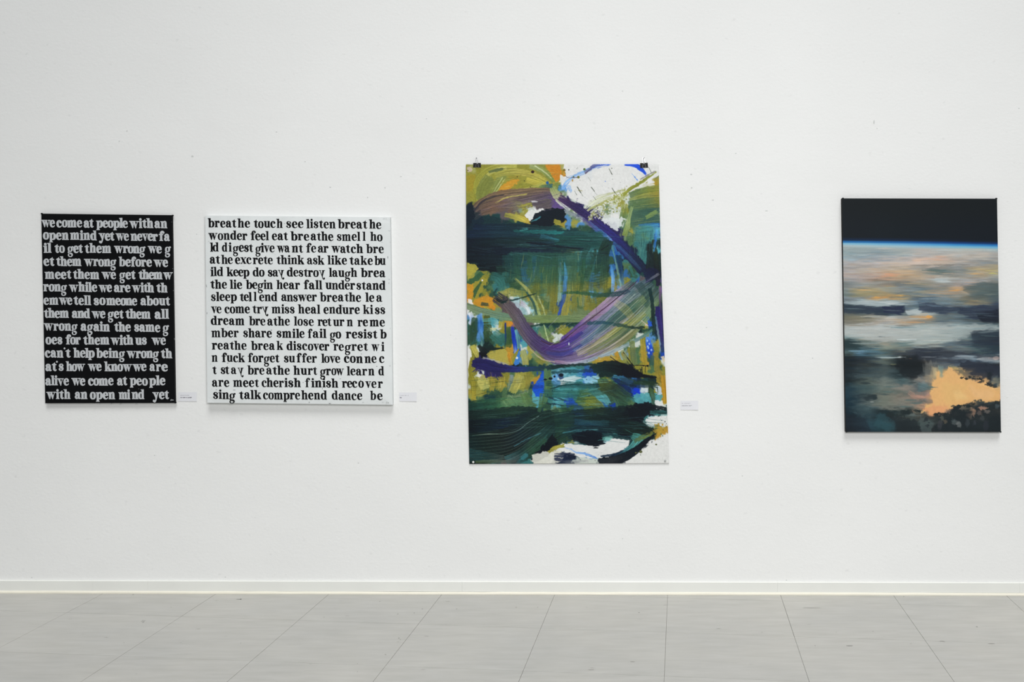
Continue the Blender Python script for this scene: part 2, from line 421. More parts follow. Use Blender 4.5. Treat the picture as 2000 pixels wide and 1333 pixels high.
GL['Y'] = (12.8, [g_poly((1.0, 12.6), (5.4, 12.6), (8.2, 3.8), (6.6, -.4)), g_path((10.4, 12.2, 1.6), (7.6, 3.0, 1.9), (5.8, -2.6, 1.8), (4.2, -4.9, 1.6), (2.4, -4.6, 1.6)), g_ball(2.3, -3.2, 2.0), serif_top(-.2, 6.6), serif_top(8.2, 13.0)])
GL['x'] = (12.6, [g_poly((.8, 12.6), (5.4, 12.6), (12.0, .3), (7.4, .3)), g_path((10.6, 12.2, 1.5), (2.0, .8, 1.5)), serif_top(-.2, 6.2), serif_top(8.2, 12.6), g_poly((-.2, 0), (4.6, 0), (4.6, 1.2), (-.2, 1.2)), g_poly((6.6, 0), (12.8, 0), (12.8, 1.2), (6.6, 1.2))])
GL["'"] = (4.0, [g_ball(2.0, 17.0, 1.5), g_path((2.4, 17.2, 2.2), (1.6, 15.4, 1.2))])
for ch in GL:                                   # joined strokes of a glyph become point lists once
    GL[ch] = (GL[ch][0], GL[ch][1])

class Ink:
    """collects thin raised paint shapes: front faces and low side walls"""
    def __init__(self): self.v = []; self.f = []; self.k = 0
    def _strip(self, A, B, fn, t0, t1):
        n = len(A); b = len(self.v)
        self.k += 1; e = (self.k % 7) * 0.000006
        for (x, y) in A: self.v.append(fn(x, y, t1 + e))
        for (x, y) in B: self.v.append(fn(x, y, t1 + e))
        for (x, y) in A: self.v.append(fn(x, y, t0))
        for (x, y) in B: self.v.append(fn(x, y, t0))
        for i in range(n - 1):
            self.f.append((b+i, b+i+1, b+n+i+1, b+n+i))
            self.f.append((b+i, b+2*n+i, b+2*n+i+1, b+i+1))
            self.f.append((b+n+i, b+n+i+1, b+3*n+i+1, b+3*n+i))
    def add(self, prim, T, fn, bold, t0, t1, rnd):
        kind, d = prim
        if kind in ('path', 'raw'):
            P = spline(d, 4) if kind == 'path' else np.array(d, float)
            xy = P[:, :2]; wd = P[:, 2] + bold
            tg = np.gradient(xy, axis=0); ln = np.hypot(tg[:, 0], tg[:, 1]) + 1e-9
            if kind == 'raw': tg[0] = tg[-1] = (tg[0] + tg[-1]); ln = np.hypot(tg[:, 0], tg[:, 1]) + 1e-9
            nx, ny = -tg[:, 1]/ln, tg[:, 0]/ln
            h = wd / 2
            A = [T(x, y) for x, y in zip(xy[:, 0] + nx*h, xy[:, 1] + ny*h)]
            B = [T(x, y) for x, y in zip(xy[:, 0] - nx*h, xy[:, 1] - ny*h)]
            if kind == 'raw': A[-1] = A[0]; B[-1] = B[0]
            self._strip(A, B, fn, t0, t1)
        elif kind == 'ball':
            x, y, r = d; r += bold * .45
            pts = [T(x + r*math.cos(6.2832*k/12), y + r*math.sin(6.2832*k/12)) for k in range(12)]
            self.poly(pts, fn, t0, t1)
        else:
            cx = sum(p[0] for p in d)/len(d); cy = sum(p[1] for p in d)/len(d)
            q = []
            for (x, y) in d:
                dx, dy = x - cx, y - cy
                q.append(T(x + (bold*.5 if dx > 0 else -bold*.5), y + (bold*.35 if dy > 0 else -bold*.35)))
            self.poly(q, fn, t0, t1)
    def poly(self, pts, fn, t0, t1):
        b = len(self.v); n = len(pts)
        self.k += 1; e = (self.k % 7) * 0.000006
        for (x, y) in pts: self.v.append(fn(x, y, t1 + e))
        for (x, y) in pts: self.v.append(fn(x, y, t0))
        self.f.append(tuple(range(b, b + n)))
        for i in range(n): self.f.append((b+i, b+n+i, b+n+(i+1) % n, b+(i+1) % n))

def text_line(ink, chunks, base0, base1, xa, xb, t, bold, rnd, ymir=True, lean=0.016, vs=1.0):
    """chunks: (text, x0, x1) in photo pixels along one painted line; base0/base1: baseline height at xa / xb"""
    fn = lambda x, y, o: W(x, y, o)
    for (s, x0, x1) in chunks:
        ws = [GL['Y' if (c == 'y' and not ymir) else c][0] for c in s]
        tot = sum(ws)
        if len(s) == 1: sc = (x1 - x0) / tot; gap = 0
        else:
            sc = 0.945
            gap = (x1 - x0 - tot * sc) / (len(s) - 1)
            if gap > 0.7:
                sc = min(1.10, (x1 - x0 - .7*(len(s) - 1)) / tot); gap = (x1 - x0 - tot * sc) / (len(s) - 1)
            if gap < -1.1:
                sc = (x1 - x0 + 1.1 * (len(s) - 1)) / tot; gap = -1.1
        x = x0
        for c, wd in zip(s, ws):
            key = 'Y' if (c == 'y' and not ymir) else c
            jy = rnd.uniform(-.35, .35); rot = rnd.uniform(-.018, .018); b2 = bold + rnd.uniform(-.12, .25)
            if c == 'g': b2 = b2*.45; jy += 0.9 if ymir else 0
            sx = sc; xx = x
            def T(gx, gy, xx=xx, sx=sx, jy=jy, rot=rot):
                X = xx + gx * sx - gy * (lean + rot) * -0.0
                base = base0 + (base1 - base0) * (X - xa) / (xb - xa)
                gy2 = gy * vs
                return (X - gy2 * (lean + rot), base + jy - gy2 + (gx * sx) * rot)
            for prim in GL[key][1]:
                ink.add(prim, T, fn, b2, t, t + 0.0005, rnd)
            x += wd * sc + gap
    return ink

# ---------------------------------------------------------------- stretched canvases with text
def bilin(q, u, v):
    (ax, ay), (bx, by), (cx, cy), (dx, dy) = q       # TL TR BR BL
    return ((ax*(1-u) + bx*u)*(1-v) + (dx*(1-u) + cx*u)*v, (ay*(1-u) + by*u)*(1-v) + (dy*(1-u) + cy*u)*v)

def canvas_body(name, q, t, m, m_edge=None, nu=24, nv=32, colors=None, r=0.004, corner_out=0.0012):
    """front grid with rolled edges, four sides and a back; q = front outline in photo pixels"""
    vs_, fs_ = [], []
    us = np.linspace(0, 1, nu + 1); vv_ = np.linspace(0, 1, nv + 1)
    w_ = abs(q[1][0] - q[0][0]) * D / F; h_ = abs(q[3][1] - q[0][1]) * D / F
    for j, v in enumerate(vv_):
        for i, u in enumerate(us):
            x, y = bilin(q, u, v)
            e = min(u*w_, (1-u)*w_, v*h_, (1-v)*h_)
            off = t - (0.0022 * max(0.0, 1 - e / r) ** 2)
            X, Y, Z = W(x, y, t)
            vs_.append((X, -off, Z))
    n1 = nu + 1
    for j in range(nv):
        for i in range(nu):
            a = j*n1 + i
            fs_.append((a, a + n1, a + n1 + 1, a + 1))
    nf = len(fs_)
    ring_ = [i for i in range(nu)] + [j*n1 + nu for j in range(nv)] + [nv*n1 + i for i in range(nu, 0, -1)] + [j*n1 for j in range(nv, 0, -1)]
    b = len(vs_)
    for a in ring_: vs_.append((vs_[a][0], -0.0006, vs_[a][2]))
    n = len(ring_)
    for k in range(n): fs_.append((ring_[k], ring_[(k+1) % n], b + (k+1) % n, b + k))
    fs_.append(tuple(b + k for k in range(n)))
    mats = [m] if m_edge is None else [m, m_edge]
    o = link_mesh(name, vs_, fs_, mats, midx=None if m_edge is None else [0]*nf + [1]*(len(fs_) - nf))
    if colors is not None:
        ca = o.data.color_attributes.new('paint', 'FLOAT_COLOR', 'POINT')
        arr = np.ones((len(vs_), 4), np.float32)
        arr[:n1*(nv+1), :3] = colors.reshape(-1, 3)
        arr[n1*(nv+1):, :3] = arr[np.array(ring_), :3]
        ca.data.foreach_set('color', arr.ravel())
    return o

def canvas_mat(name, rgb, rough, spec, fine=700):
    m = mat(name, rgb, rough, spec, noise=(14, 0.035), bump=(fine, 0.0005))
    return m

# --- black canvas with silver grey words
QB = [(80.3, 417.4), (335.6, 420.4), (341.6, 787.6), (88.0, 788.2)]
TB = 0.02
black = canvas_body('text_painting', QB, TB, canvas_mat('black_acrylic', (13, 14, 16), 0.65, 0.08), corner_out=.002)
tag(black, 'black stretched canvas covered in silver grey stencilled lowercase words', 'painting')
# folded canvas lumps at the corners
def corner_fold(px, py, t, m, parent, sx=1):
    c = W(px, py, t*0.6); s = D / F
    v = []; f = []
    n = 8
    for k, (dz, r) in enumerate(((-.4, .2), (-.2, 1.1), (.35, 1.2), (.6, .3))):
        for i in range(n):
            a = 6.2832*i/n
            v.append((c[0] + r*s*1.4*math.cos(a), c[1] + dz*t*0.8, c[2] + r*s*1.3*math.sin(a)))
    for k in range(3):
        for i in range(n):
            f.append((k*n+i, k*n+(i+1) % n, (k+1)*n+(i+1) % n, (k+1)*n+i))
    f.append(tuple(range(n))); f.append(tuple(range(4*n-1, 3*n-1, -1)))
    return link_mesh('corner_fold', v, f, m, parent, smooth=True)
mb = black.data.materials[0]
corner_fold(81.4, 417.6, TB, mb, black); corner_fold(337.2, 421.2, TB, mb, black); corner_fold(342.8, 786.8, TB, mb, black)

LB = [
 (443.7, 445.9, [('we',81.4,107.3),('come',110.5,160.5),('at',163.7,182.7),('people',188.5,249.8),('with',253.3,299.6),('an',301.9,326.8)]),
 (468.0, 470.9, [('open',84.2,134.2),('mind',137.4,189),('yet',193.4,223.2),('we',226.3,251.8),('never',255.7,308.5),('fa',311,332)]),
 (493.6, 495.0, [('il',85.6,100),('to',107,126.6),('get',132,161.6),('them',166,217.6),('wrong',223.2,284),('we',289.3,316),('g',321.8,333.8)]),
 (519.3, 521.2, [('et',85.3,106),('them',110.2,159.5),('wrong',164.7,227.3),('before',232.6,296.7),('we',300.5,328.2)]),
 (544.6, 546.0, [('meet',88.1,139.2),('them',143,194.5),('we',199,226.7),('get',233.3,264.5),('them',271,318),('w',318.7,337)]),
 (569.3, 571.6, [('rong',85.3,130.8),('while',135.3,190),('we',193.4,218.6),('are',222.8,254.7),('with',257.8,300.9),('th',305.8,327.2)]),
 (595.2, 597.0, [('em',85.3,114.7),('we',115.5,141.3),('tell',144.4,177.7),('so',183.3,206),('meone',208,268),('about',274.6,332)]),
 (620.8, 623.0, [('them',86.3,135),('and',140.6,176),('we',179.7,205.7),('get',210.6,241.4),('them',245.6,294.6),('all',302.3,329.6)]),
 (645.6, 649.0, [('wrong',86.3,151.5),('again',157.7,214.5),('the',223.5,255.4),('same',262.3,313.1),('g',317.7,330)]),
 (672.8, 674.0, [('oes',89.3,122),('for',128.7,157.7),('them',163,214.1),('with',216.5,260.3),('us',264.4,286.9),('we',296.7,324)]),
 (698.4, 699.6, [('can',88.1,123.8),("'",124.3,128.3),('t',128.2,137.8),('help',144.1,184.7),('being',188.5,244.2),('wrong',248,310.4),('th',314.8,336.4)]),
 (724.9, 725.3, [('at',89,110.5),("'",109.2,113.2),('s',114.6,124.5),('how',129.7,165.8),('we',172.1,198.4),('know',204.6,257.5),('we',259.5,286.2),('a',292.3,303),('r',305,314.2),('e',315.8,327.8)]),
 (753.0, 752.7, [('alive',88.8,134.7),('we',140.2,166.5),('come',172.4,221.8),('at',228.8,248.4),('peo',254,288.7),('ple',291.8,323)]),
 (779.9, 780.0, [('with',91.1,137.8),('an',146.2,170.7),('open',175.9,225),('mi',232.6,254),('nd',257.8,282),('yet',298.4,329.9)]),
]
rt = random.Random(21)
silver = mat('silver_grey_paint', (190, 193, 196), 0.5, 0.25, noise=(60, 0.05))
for (b0, b1, ch) in LB:
    for w_ in ch:
        ink = Ink(); text_line(ink, [w_], b0, b1, 85, 330, TB, 0.7, rt, ymir=False, lean=0.018, vs=1.04)
        link_mesh('word', ink.v, ink.f, silver, black)
ink = Ink()
fnb = lambda x, y, o: W(x, y, o)
I_ = lambda x, y: (x, y)
for p in (g_path((333.4, 783.6, .5), (334.0, 781.2, .6), (334.9, 780.5, .6)), g_path((333.2, 782.2, .5), (334.8, 781.8, .5)), g_path((335.4, 783.0, .5), (336.2, 781.2, .7), (337.0, 782.4, .7), (338.0, 781.4, .6), (339.2, 782.6, .5))):
    ink.add(p, I_, fnb, 0.1, TB - .0003, TB + 0.0004, rt)
link_mesh('signature', ink.v, ink.f, silver, black)
ink = Ink()
rr_ = random.Random(4)
for (x, y, a, b) in ((218,788.3,5,1),(236,788.4,6,1),(196,788.2,3,1),(267,787.9,5,1.2),(341,663,1.2,4),(340.6,662,1,3),(338.5,568,1.5,1.5),(337.5,525,1.5,1.5),(316,772,4,.8),(335,434,1.4,1),(233,474,1,1),(271,760,1.5,1),(115,455,1,1)):
    ink.poly([(x + a*.5*math.cos(6.28*k/7)*rr_.uniform(.6,1.1), y + b*.5*math.sin(6.28*k/7)) for k in range(7)], fnb, TB - .0004, TB + .0003)
o = link_mesh('paint_flecks', ink.v, ink.f, mat('worn_grey_fleck', (120, 122, 124), 0.7, 0.1), black); o['kind'] = 'stuff'

# --- white canvas with black words
QW = [(400.6, 421.2), (762.0, 424.4), (766.8, 791.2), (404.6, 787.2)]
TW = 0.036
white = canvas_body('text_painting', QW, TW, canvas_mat('white_canvas_paint', (222, 226, 226), 0.6, 0.12))
tag(white, 'large white square canvas covered in black stencilled lowercase words', 'painting')
LW = [
 (444.2, 447.4, [('breat',406.7,461.5),('he',464.3,488.5),('touc',495.7,538.2),('h',540.2,552.4),('see',558.7,592.9),('listen',598.7,655.8),('breat',660.3,717.4),('he',721.2,745)]),
 (468.5, 471.3, [('wonder',407.2,483.4),('feel',489.6,525.1),('eat',531.1,562.4),('bre',568.2,604.4),('athe',606.7,651.4),('smel',657.7,703.7),('l',708.2,714),('ho',723.4,747.3)]),
 (491.8, 495.0, [('ld',410.4,427.4),('d',433.5,444.2),('i',446.6,452.6),('gest',454.7,494.5),('give',498.6,536.6),('wa',541.1,566.2),('nt',570.1,591.9),('f',597.9,606.9),('e',607.5,617.8),('ar',620.7,641.8),('wat',647.3,684),('ch',685.2,709.3),('bre',715.6,750)]),
 (515.4, 518.0, [('at',409.6,429.8),('he',432.6,455),('exc',459.1,491.4),('rete',494,533.3),('think',540.1,594.2),('ask',599.6,633.6),('like',640,678),('take',682.8,728.4),('bu',731.6,753.4)]),
 (539.4, 542.0, [('ild',411.3,436),('keep',443,487.3),('do',493.7,516.8),('say',523,555),('destroy',560.3,634.5),('laugh',642.6,697.8),('brea',705.1,753)]),
 (564.0, 566.4, [('the',411.2,443.4),('lie',449.2,473.3),('begin',480.6,533.3),('hear',540.2,586.3),('fall',593.3,629.4),('under',635.6,693.9),('stand',696,753)]),
 (588.2, 589.8, [('sleep',412,462.6),('tel',468.3,492),('l',495.6,501),('end',506.3,541.9),('answer',549.3,618.9),('brea',625.3,671.5),('the',673,705.3),('le',714.1,731.2),('a',734.8,747)]),
 (611.8, 614.0, [('ve',412.5,433),('come',438.7,488.3),('tr',493.3,512),('y',511,524),('miss',530.7,576),('heal',582.6,625.3),('endure',631.9,702.9),('ki',709.2,728.8),('ss',732,752.9)]),
 (634.8, 638.2, [('dream',411.9,478),('bre',486.7,518.8),('athe',522,566.4),('lose',574.1,613.3),('ret',620.5,647.5),('ur',650.3,673),('n',677.7,689.2),('re',698.6,719),('me',722.1,752)]),
 (658.8, 661.8, [('mber',413.2,466.4),('share',475,531.2),('smi',540,577.2),('le',578.5,595),('f',601.2,609.3),('ail',610.7,637.5),('go',644.2,666.5),('resist',675.7,737),('b',742.7,754.8)]),
 (683.0, 686.2, [('reathe',414.1,482),('brea',490.9,537),('k',540.5,552.9),('disc',559.7,600.4),('over',601.2,643.3),('re',651.5,671.8),('gret',673.2,718.7),('w',725.7,741),('i',744.8,750.8)]),
 (707.4, 709.6, [('n',413.5,425.3),('fuck',433.3,478.4),('for',484.2,514.6),('get',515.2,545.6),('su',554.4,576.5),('f',579.2,588),('f',589.7,598.4),('er',598.8,619),('love',627.7,664.8),('con',671.8,709),('ne',712.2,735.8),('c',740.5,750.8)]),
 (731.0, 734.0, [('t',415.2,423.3),('st',430.9,447.8),('a',451.1,462.3),('y',464,475.5),('bre',483.7,516.8),('athe',520,566.3),('hu',573.4,600.2),('rt',601,619.6),('gr',625,646.8),('ow',647.2,672),('lear',677.7,717.3),('n',719.6,731.5),('d',739.2,750.3)]),
 (755.6, 758.2, [('are',414.1,448),('meet',455.6,505.8),('ch',511.2,533.4),('er',534,554.8),('ish',555.5,587.9),('f',596,604.2),('in',608,628.4),('ish',629.6,661),('rec',668,698),('o',699.8,710.8),('ve',713.5,735.6),('r',738.1,747.8)]),
 (779.6, 782.0, [('sin',416.1,447.5),('g',447.6,460.2),('ta',467.2,489),('lk',489.7,510.2),('compre',513.7,586.5),('hend',588.9,638.7),('dance',648,707.8),('b',723.1,734.6),('e',736.8,747.6)]),
]
rt = random.Random(33)
blackink = mat('black_stencil_ink', (18, 19, 21), 0.6, 0.08)
for (b0, b1, ch) in LW:
    for w_ in ch:
        ink = Ink(); text_line(ink, [w_], b0, b1, 410, 750, TW, 0.08, rt, ymir=True, lean=0.014)
        link_mesh('word', ink.v, ink.f, blackink, white)
ink = Ink()
for p in (g_path((754.2, 789.0, .4), (755.0, 786.2, .5), (756.0, 785.4, .5)), g_path((757.0, 788.2, .4), (758.0, 786.6, .6), (759.2, 787.8, .5))):
    ink.add(p, I_, fnb, 0.1, TW - .0003, TW + 0.0004, rt)
link_mesh('signature', ink.v, ink.f, mat('grey_pencil', (150, 152, 150), 0.7, 0.1), white)
ink = Ink()
for k in range(150):
    row = rt.randrange(15); b0 = LW[row][0]; x = rt.uniform(404, 764)
    y = b0 + (x - 400) * .008 - rt.choice((21, 20, 19, -3)) + rt.uniform(-1.5, 1.5)
    a = rt.choice((.8, 1, 1.4, 3, 5)); b = rt.uniform(.35, .8)
    ink.poly([(x + a*.5*math.cos(6.28*k2/7)*rt.uniform(.6,1.1), y + b*.5*math.sin(6.28*k2/7)) for k2 in range(7)], fnb, TW - .0002, TW + .0003)
o = link_mesh('ink_smudges', ink.v, ink.f, mat('faint_ink', (186, 188, 188), 0.7, 0.1), white); o['kind'] = 'stuff'
ink = Ink()
for (x, y, a, b) in ((402.9,557.5,1,3.5),(403.5,560,1,1.4),(404.2,612,1.2,3.4),(736,716.2,3,1.2),(759.5,553,1.8,.9),(592,747.6,2,1.4),(664.5,740.5,2.6,1),(704.2,743.4,2.2,1.6),(530,645.3,3,1.6),(629.5,759.5,1.2,3),(604,786,2.6,1.2),(668.5,514,.1,.1),(424,778,.1,.1),(422.5,762,3,.9),(457.5,762.4,7,.8),(669,597,3,1.2),(743,597.5,2,1),(706,691.8,3,1),(757.5,503,1,5),(644,788.5,5,1),(444.5,709.5,4,1.2),(566.5,602.5,.9,2),(627,479,2,1.2),(555.5,437,1.4,1.4),(679,648,2,1.2),(541,698.5,.1,.1)):
    ink.poly([(x + a*.5*math.cos(6.28*k/7)*rr_.uniform(.6,1.1), y + b*.5*math.sin(6.28*k/7)) for k in range(7)], fnb, TW - .0003, TW + .0004)
o = link_mesh('ink_spots', ink.v, ink.f, mat('dark_ink_spot', (92, 94, 96), 0.7, 0.1), white); o['kind'] = 'stuff'

# ---------------------------------------------------------------- brush work for the two pictures, painted stroke by stroke
def hash2(ix, iy, seed):
    h = (ix.astype(np.int64) * 374761393 + iy.astype(np.int64) * 668265263 + seed * 1442695041) & 0xffffffff
    h = ((h ^ (h >> 13)) * 1274126177) & 0xffffffff
    h = h ^ (h >> 16)
    return (h & 0xffff) / 65535.0

def vnoise(x, y, seed=0):
    x = np.asarray(x, float); y = np.asarray(y, float)
    ix = np.floor(x); iy = np.floor(y); fx = x - ix; fy = y - iy
    fx = fx*fx*(3-2*fx); fy = fy*fy*(3-2*fy)
    a = hash2(ix, iy, seed); b = hash2(ix+1, iy, seed); c = hash2(ix, iy+1, seed); d = hash2(ix+1, iy+1, seed)
    return (a*(1-fx)+b*fx)*(1-fy) + (c*(1-fx)+d*fx)*fy

def fbm(x, y, seed=0, o=3):
    s = 0; a = 0.5; t = 0
    for k in range(o):
        s = s + a*vnoise(x*2**k, y*2**k, seed + k*17); t += a; a *= .5
    return s / t

class Art:
    """picture surface sampled at the vertices of a sheet; coordinates are photo pixels"""
    def __init__(self, q, nu, nv):
        u = np.linspace(0, 1, nu + 1)[None, :]; v = np.linspace(0, 1, nv + 1)[:, None]
        (ax, ay), (bx, by), (cx, cy), (dx, dy) = q
        self.X = (ax*(1-u) + bx*u)*(1-v) + (dx*(1-u) + cx*u)*v
        self.Y = (ay*(1-u) + by*u)*(1-v) + (dy*(1-u) + cy*u)*v
        self.C = np.ones(self.X.shape + (3,)) * 230.0
        self.nu, self.nv = nu, nv
        self.x0 = min(p[0] for p in q); self.x1 = max(p[0] for p in q)
        self.y0 = min(p[1] for p in q); self.y1 = max(p[1] for p in q)
        self.seed = 1
    def win(self, xa, xb, ya, yb):
        sx = self.nu / (self.x1 - self.x0); sy = self.nv / (self.y1 - self.y0)
        i0 = max(0, int((xa - self.x0 - 26) * sx)); i1 = int((xb - self.x0 + 26) * sx) + 2
        j0 = max(0, int((ya - self.y0 - 6) * sy)); j1 = int((yb - self.y0 + 6) * sy) + 2
        return slice(j0, max(j0, min(self.nv + 1, j1))), slice(i0, max(i0, min(self.nu + 1, i1)))
    def grid(self, rows, xs, ys, warp=0, ws=(12, 12), stretch=1.0):
        """smooth field from a table of colours: rows[j][i] at xs[i], ys[j]"""
        G_ = np.array(rows, float)
        wx = (fbm(self.X/ws[0], self.Y/ws[1], 5) - .5) * 2 * warp
        wy = (fbm(self.X/ws[0] + 40, self.Y/ws[1], 9) - .5) * 2 * warp * stretch
        fx = np.interp(self.X + wx, xs, np.arange(len(xs))); fy = np.interp(self.Y + wy, ys, np.arange(len(ys)))
        ix = np.clip(np.floor(fx).astype(int), 0, len(xs)-2); iy = np.clip(np.floor(fy).astype(int), 0, len(ys)-2)
        tx = fx - ix; ty = fy - iy
        return G_, ix, iy, tx, ty
    def field(self, sharp=1.0, **k):
        G_, ix, iy, tx, ty = self.grid(**k)
        def s(t):
            t = np.clip((t - .5) * sharp + .5, 0, 1); return (t*t*(3-2*t))[..., None]
        tx = s(tx); ty = s(ty)
        self.C = (G_[iy, ix]*(1-tx) + G_[iy, ix+1]*tx)*(1-ty) + (G_[iy+1, ix]*(1-tx) + G_[iy+1, ix+1]*tx)*ty
    def stroke(self, pts, cols, op=1.0, dry=0.0, edge=1.0, fr=1.2, tone=0.12, seed=None, ragged=6.0, mode='paint', lng=0.03, side=None, taper=0):
        """pts: (x, y, width); cols: colours along the stroke; bristle marks run along it"""
        self.seed += 7; sd = self.seed if seed is None else seed
        P = spline(pts, 7) if len(pts) > 2 else np.array([np.array(pts[0], float)*(1-t)+np.array(pts[1], float)*t for t in np.linspace(0, 1, 8)])
        seg = np.hypot(np.diff(P[:, 0]), np.diff(P[:, 1])); S = np.concatenate([[0], np.cumsum(seg)]); L = S[-1]
        mw = P[:, 2].max()
        wj, wi = self.win(P[:, 0].min() - mw, P[:, 0].max() + mw, P[:, 1].min() - mw, P[:, 1].max() + mw)
        X = self.X[wj, wi]; Y = self.Y[wj, wi]
        if X.size == 0: return
        best = np.full(X.shape, 1e9); s_ = np.zeros(X.shape); d_ = np.zeros(X.shape); h_ = np.ones(X.shape)
        yy = Y[:, 0]; 
        for k in range(len(P) - 1):
            ax, ay, aw = P[k]; bx, by, bw = P[k+1]
            m = max(aw, bw) * .5 + 4
            j0, j1 = np.searchsorted(yy, [min(ay, by) - m - 2, max(ay, by) + m + 2])
            if j1 <= j0: continue
            xr = X[(j0+j1)//2]
            i0, i1 = np.searchsorted(xr, [min(ax, bx) - m - 3, max(ax, bx) + m + 3])
            if i1 <= i0: continue
            x = X[j0:j1, i0:i1]; y = Y[j0:j1, i0:i1]
            dx, dy = bx-ax, by-ay; l2 = dx*dx + dy*dy + 1e-9; l = math.sqrt(l2)
            t0 = ((x-ax)*dx + (y-ay)*dy) / l2
            lo = -1.5 if k == 0 else 0.0; hi = 2.5 if k == len(P)-2 else 1.0
            t = np.clip(t0, lo, hi)
            ex = x - (ax + t*dx); ey = y - (ay + t*dy)
            dist = np.hypot(ex, ey)
            b = best[j0:j1, i0:i1]; mk = dist < b
            b[mk] = dist[mk]
            s_[j0:j1, i0:i1][mk] = (S[k] + t*l)[mk]
            d_[j0:j1, i0:i1][mk] = (((x-ax)*dy - (y-ay)*dx) / l)[mk]
            tt = np.clip(t, 0, 1)
            h_[j0:j1, i0:i1][mk] = ((aw*(1-tt) + bw*tt) * .5)[mk]
        q = d_ / np.maximum(h_, .3)
        wref = P[:, 2].mean() * .5
        dd = q * wref; fr = min(fr, 1.25)
        br = vnoise(dd*fr + 50, s_*lng + sd*3.1, sd)*.6 + vnoise(dd*min(fr*1.6, 1.5) + 9, s_*lng*1.4 + 7, sd + 1)*.4
        br2 = vnoise(dd*fr*.35 + 50, s_*lng*.8, sd + 2)
        eN = (vnoise(s_*.25, dd*0.05 + (q > 0)*9, sd + 3) - .5) * edge
        a = np.clip((h_ - np.abs(d_) + eN) / (0.5 + .35*edge) + .5, 0, 1)
        rag = (vnoise(dd*fr*.7 + 3, q*0 + .5, sd + 4)) * ragged
        a = a * np.clip((s_ + rag*.6 + .5) / 1.5, 0, 1) * np.clip((L - s_ + rag - ragged*.5) / 1.5, 0, 1)
        a[best > 1e8] = 0
        if not np.isscalar(dry) or dry > 0:
            dryv = dry if np.isscalar(dry) else np.interp(s_ / max(L, 1), np.linspace(0, 1, len(dry)), dry)
            a = a * np.clip((br*.75 + br2*.25 - dryv*.72) / .10 , 0, 1)
        a = (a * op)[..., None]
        C = self.C[wj, wi]
        lum = 1 + ((br - .5) * 2 * tone)[..., None] * 1.6
        if mode == 'streak':
            C[...] = C * (1 - a) + np.clip(C * lum + (br - .5)[..., None]*2*tone*22, 0, 255) * a
            return
        cc = np.array(cols, float)
        if cc.ndim == 1: col = cc[None, None, :] * np.ones(X.shape + (1,))
        else:
            f = np.clip(s_/max(L, 1) + (br2-.5)*.15, 0, 1) * (len(cc)-1); i = np.clip(np.floor(f).astype(int), 0, len(cc)-2); t = (f - i)[..., None]
            col = cc[i]*(1-t) + cc[i+1]*t
        if side is not None:                 # a second colour along one edge of the brush
            k = np.clip(q*.5 + .5 + (br-.5)*.5, 0, 1)[..., None]
            sdc = np.array(side, float)
            if sdc.ndim > 1:
                f = np.clip(s_/max(L, 1), 0, 1) * (len(sdc)-1); i = np.clip(np.floor(f).astype(int), 0, len(sdc)-2); t = (f - i)[..., None]
                sdc = sdc[i]*(1-t) + sdc[i+1]*t
            col = col*(1-k) + sdc*k
        C[...] = C*(1-a) + np.clip(col*lum, 0, 255)*a
    def blob(self, pts, col, op=1.0, rough=2.0, soft=1.0, sc=5.0, streak=None, tone=.04):
        """filled patch with an uneven outline"""
        self.seed += 5
        xs = [p[0] for p in pts]; ys = [p[1] for p in pts]
        wj, wi = self.win(min(xs) - rough - 2, max(xs) + rough + 2, min(ys) - rough - 2, max(ys) + rough + 2)
        X = self.X[wj, wi]; Y = self.Y[wj, wi]
        if X.size == 0: return
        sx, sy = (sc, sc) if streak is None else streak
        x = X + (fbm(X/sx, Y/sy, self.seed) - .5)*2*rough; y = Y + (fbm(X/sx + 31, Y/sy, self.seed + 3) - .5)*2*rough
        ins = np.zeros(X.shape, bool); md = np.full(X.shape, 1e9)
        n = len(pts)
        for i in range(n):
            x1, y1 = pts[i]; x2, y2 = pts[(i+1) % n]
            c = ((y1 > y) != (y2 > y)) & (x < (x2-x1)*(y-y1)/((y2-y1) + 1e-12) + x1)
            ins ^= c
            dx, dy = x2-x1, y2-y1; t = np.clip(((x-x1)*dx + (y-y1)*dy)/(dx*dx+dy*dy+1e-9), 0, 1)
            md = np.minimum(md, np.hypot(x-x1-t*dx, y-y1-t*dy))
        sd = np.where(ins, md, -md)
        a = (np.clip(sd/soft + .5, 0, 1)*op)[..., None]
        cc = np.array(col, float) * (1 + (fbm(X/sx*1.7, Y/sy*1.7, self.seed + 8) - .5)*2*tone)[..., None]
        C = self.C[wj, wi]; C[...] = C*(1-a) + np.clip(cc, 0, 255)*a
    def dot(self, x, y, rx, ry, col, op=1.0):
        wj, wi = self.win(x - rx - 1, x + rx + 1, y - ry - 1, y + ry + 1)
        X = self.X[wj, wi]; Y = self.Y[wj, wi]
        if X.size == 0: return
        r = np.hypot((X-x)/rx, (Y-y)/ry); a = (np.clip((1.25 - r)*min(rx, ry)*1.3, 0, 1)*op)[..., None]
        C = self.C[wj, wi]; C[...] = C*(1-a) + np.array(col, float)*a
    def spatter(self, n, xa, xb, ya, yb, cols, rmin, rmax, seed, op=.9):
        r = random.Random(seed)
        for _ in range(n):
            x = r.uniform(xa, xb); y = r.uniform(ya, yb); a = rmin + (rmax-rmin)*r.random()**3
            self.dot(x, y, a*r.uniform(.7, 1.3), a*r.uniform(.7, 1.3), r.choice(cols), op*r.uniform(.5, 1))

ALB = 0.90      # photographed tone to paint colour
def to_paint(C):
    return np.clip(lin(np.clip(C, 0, 255)) * ALB, 0.001, 0.9)

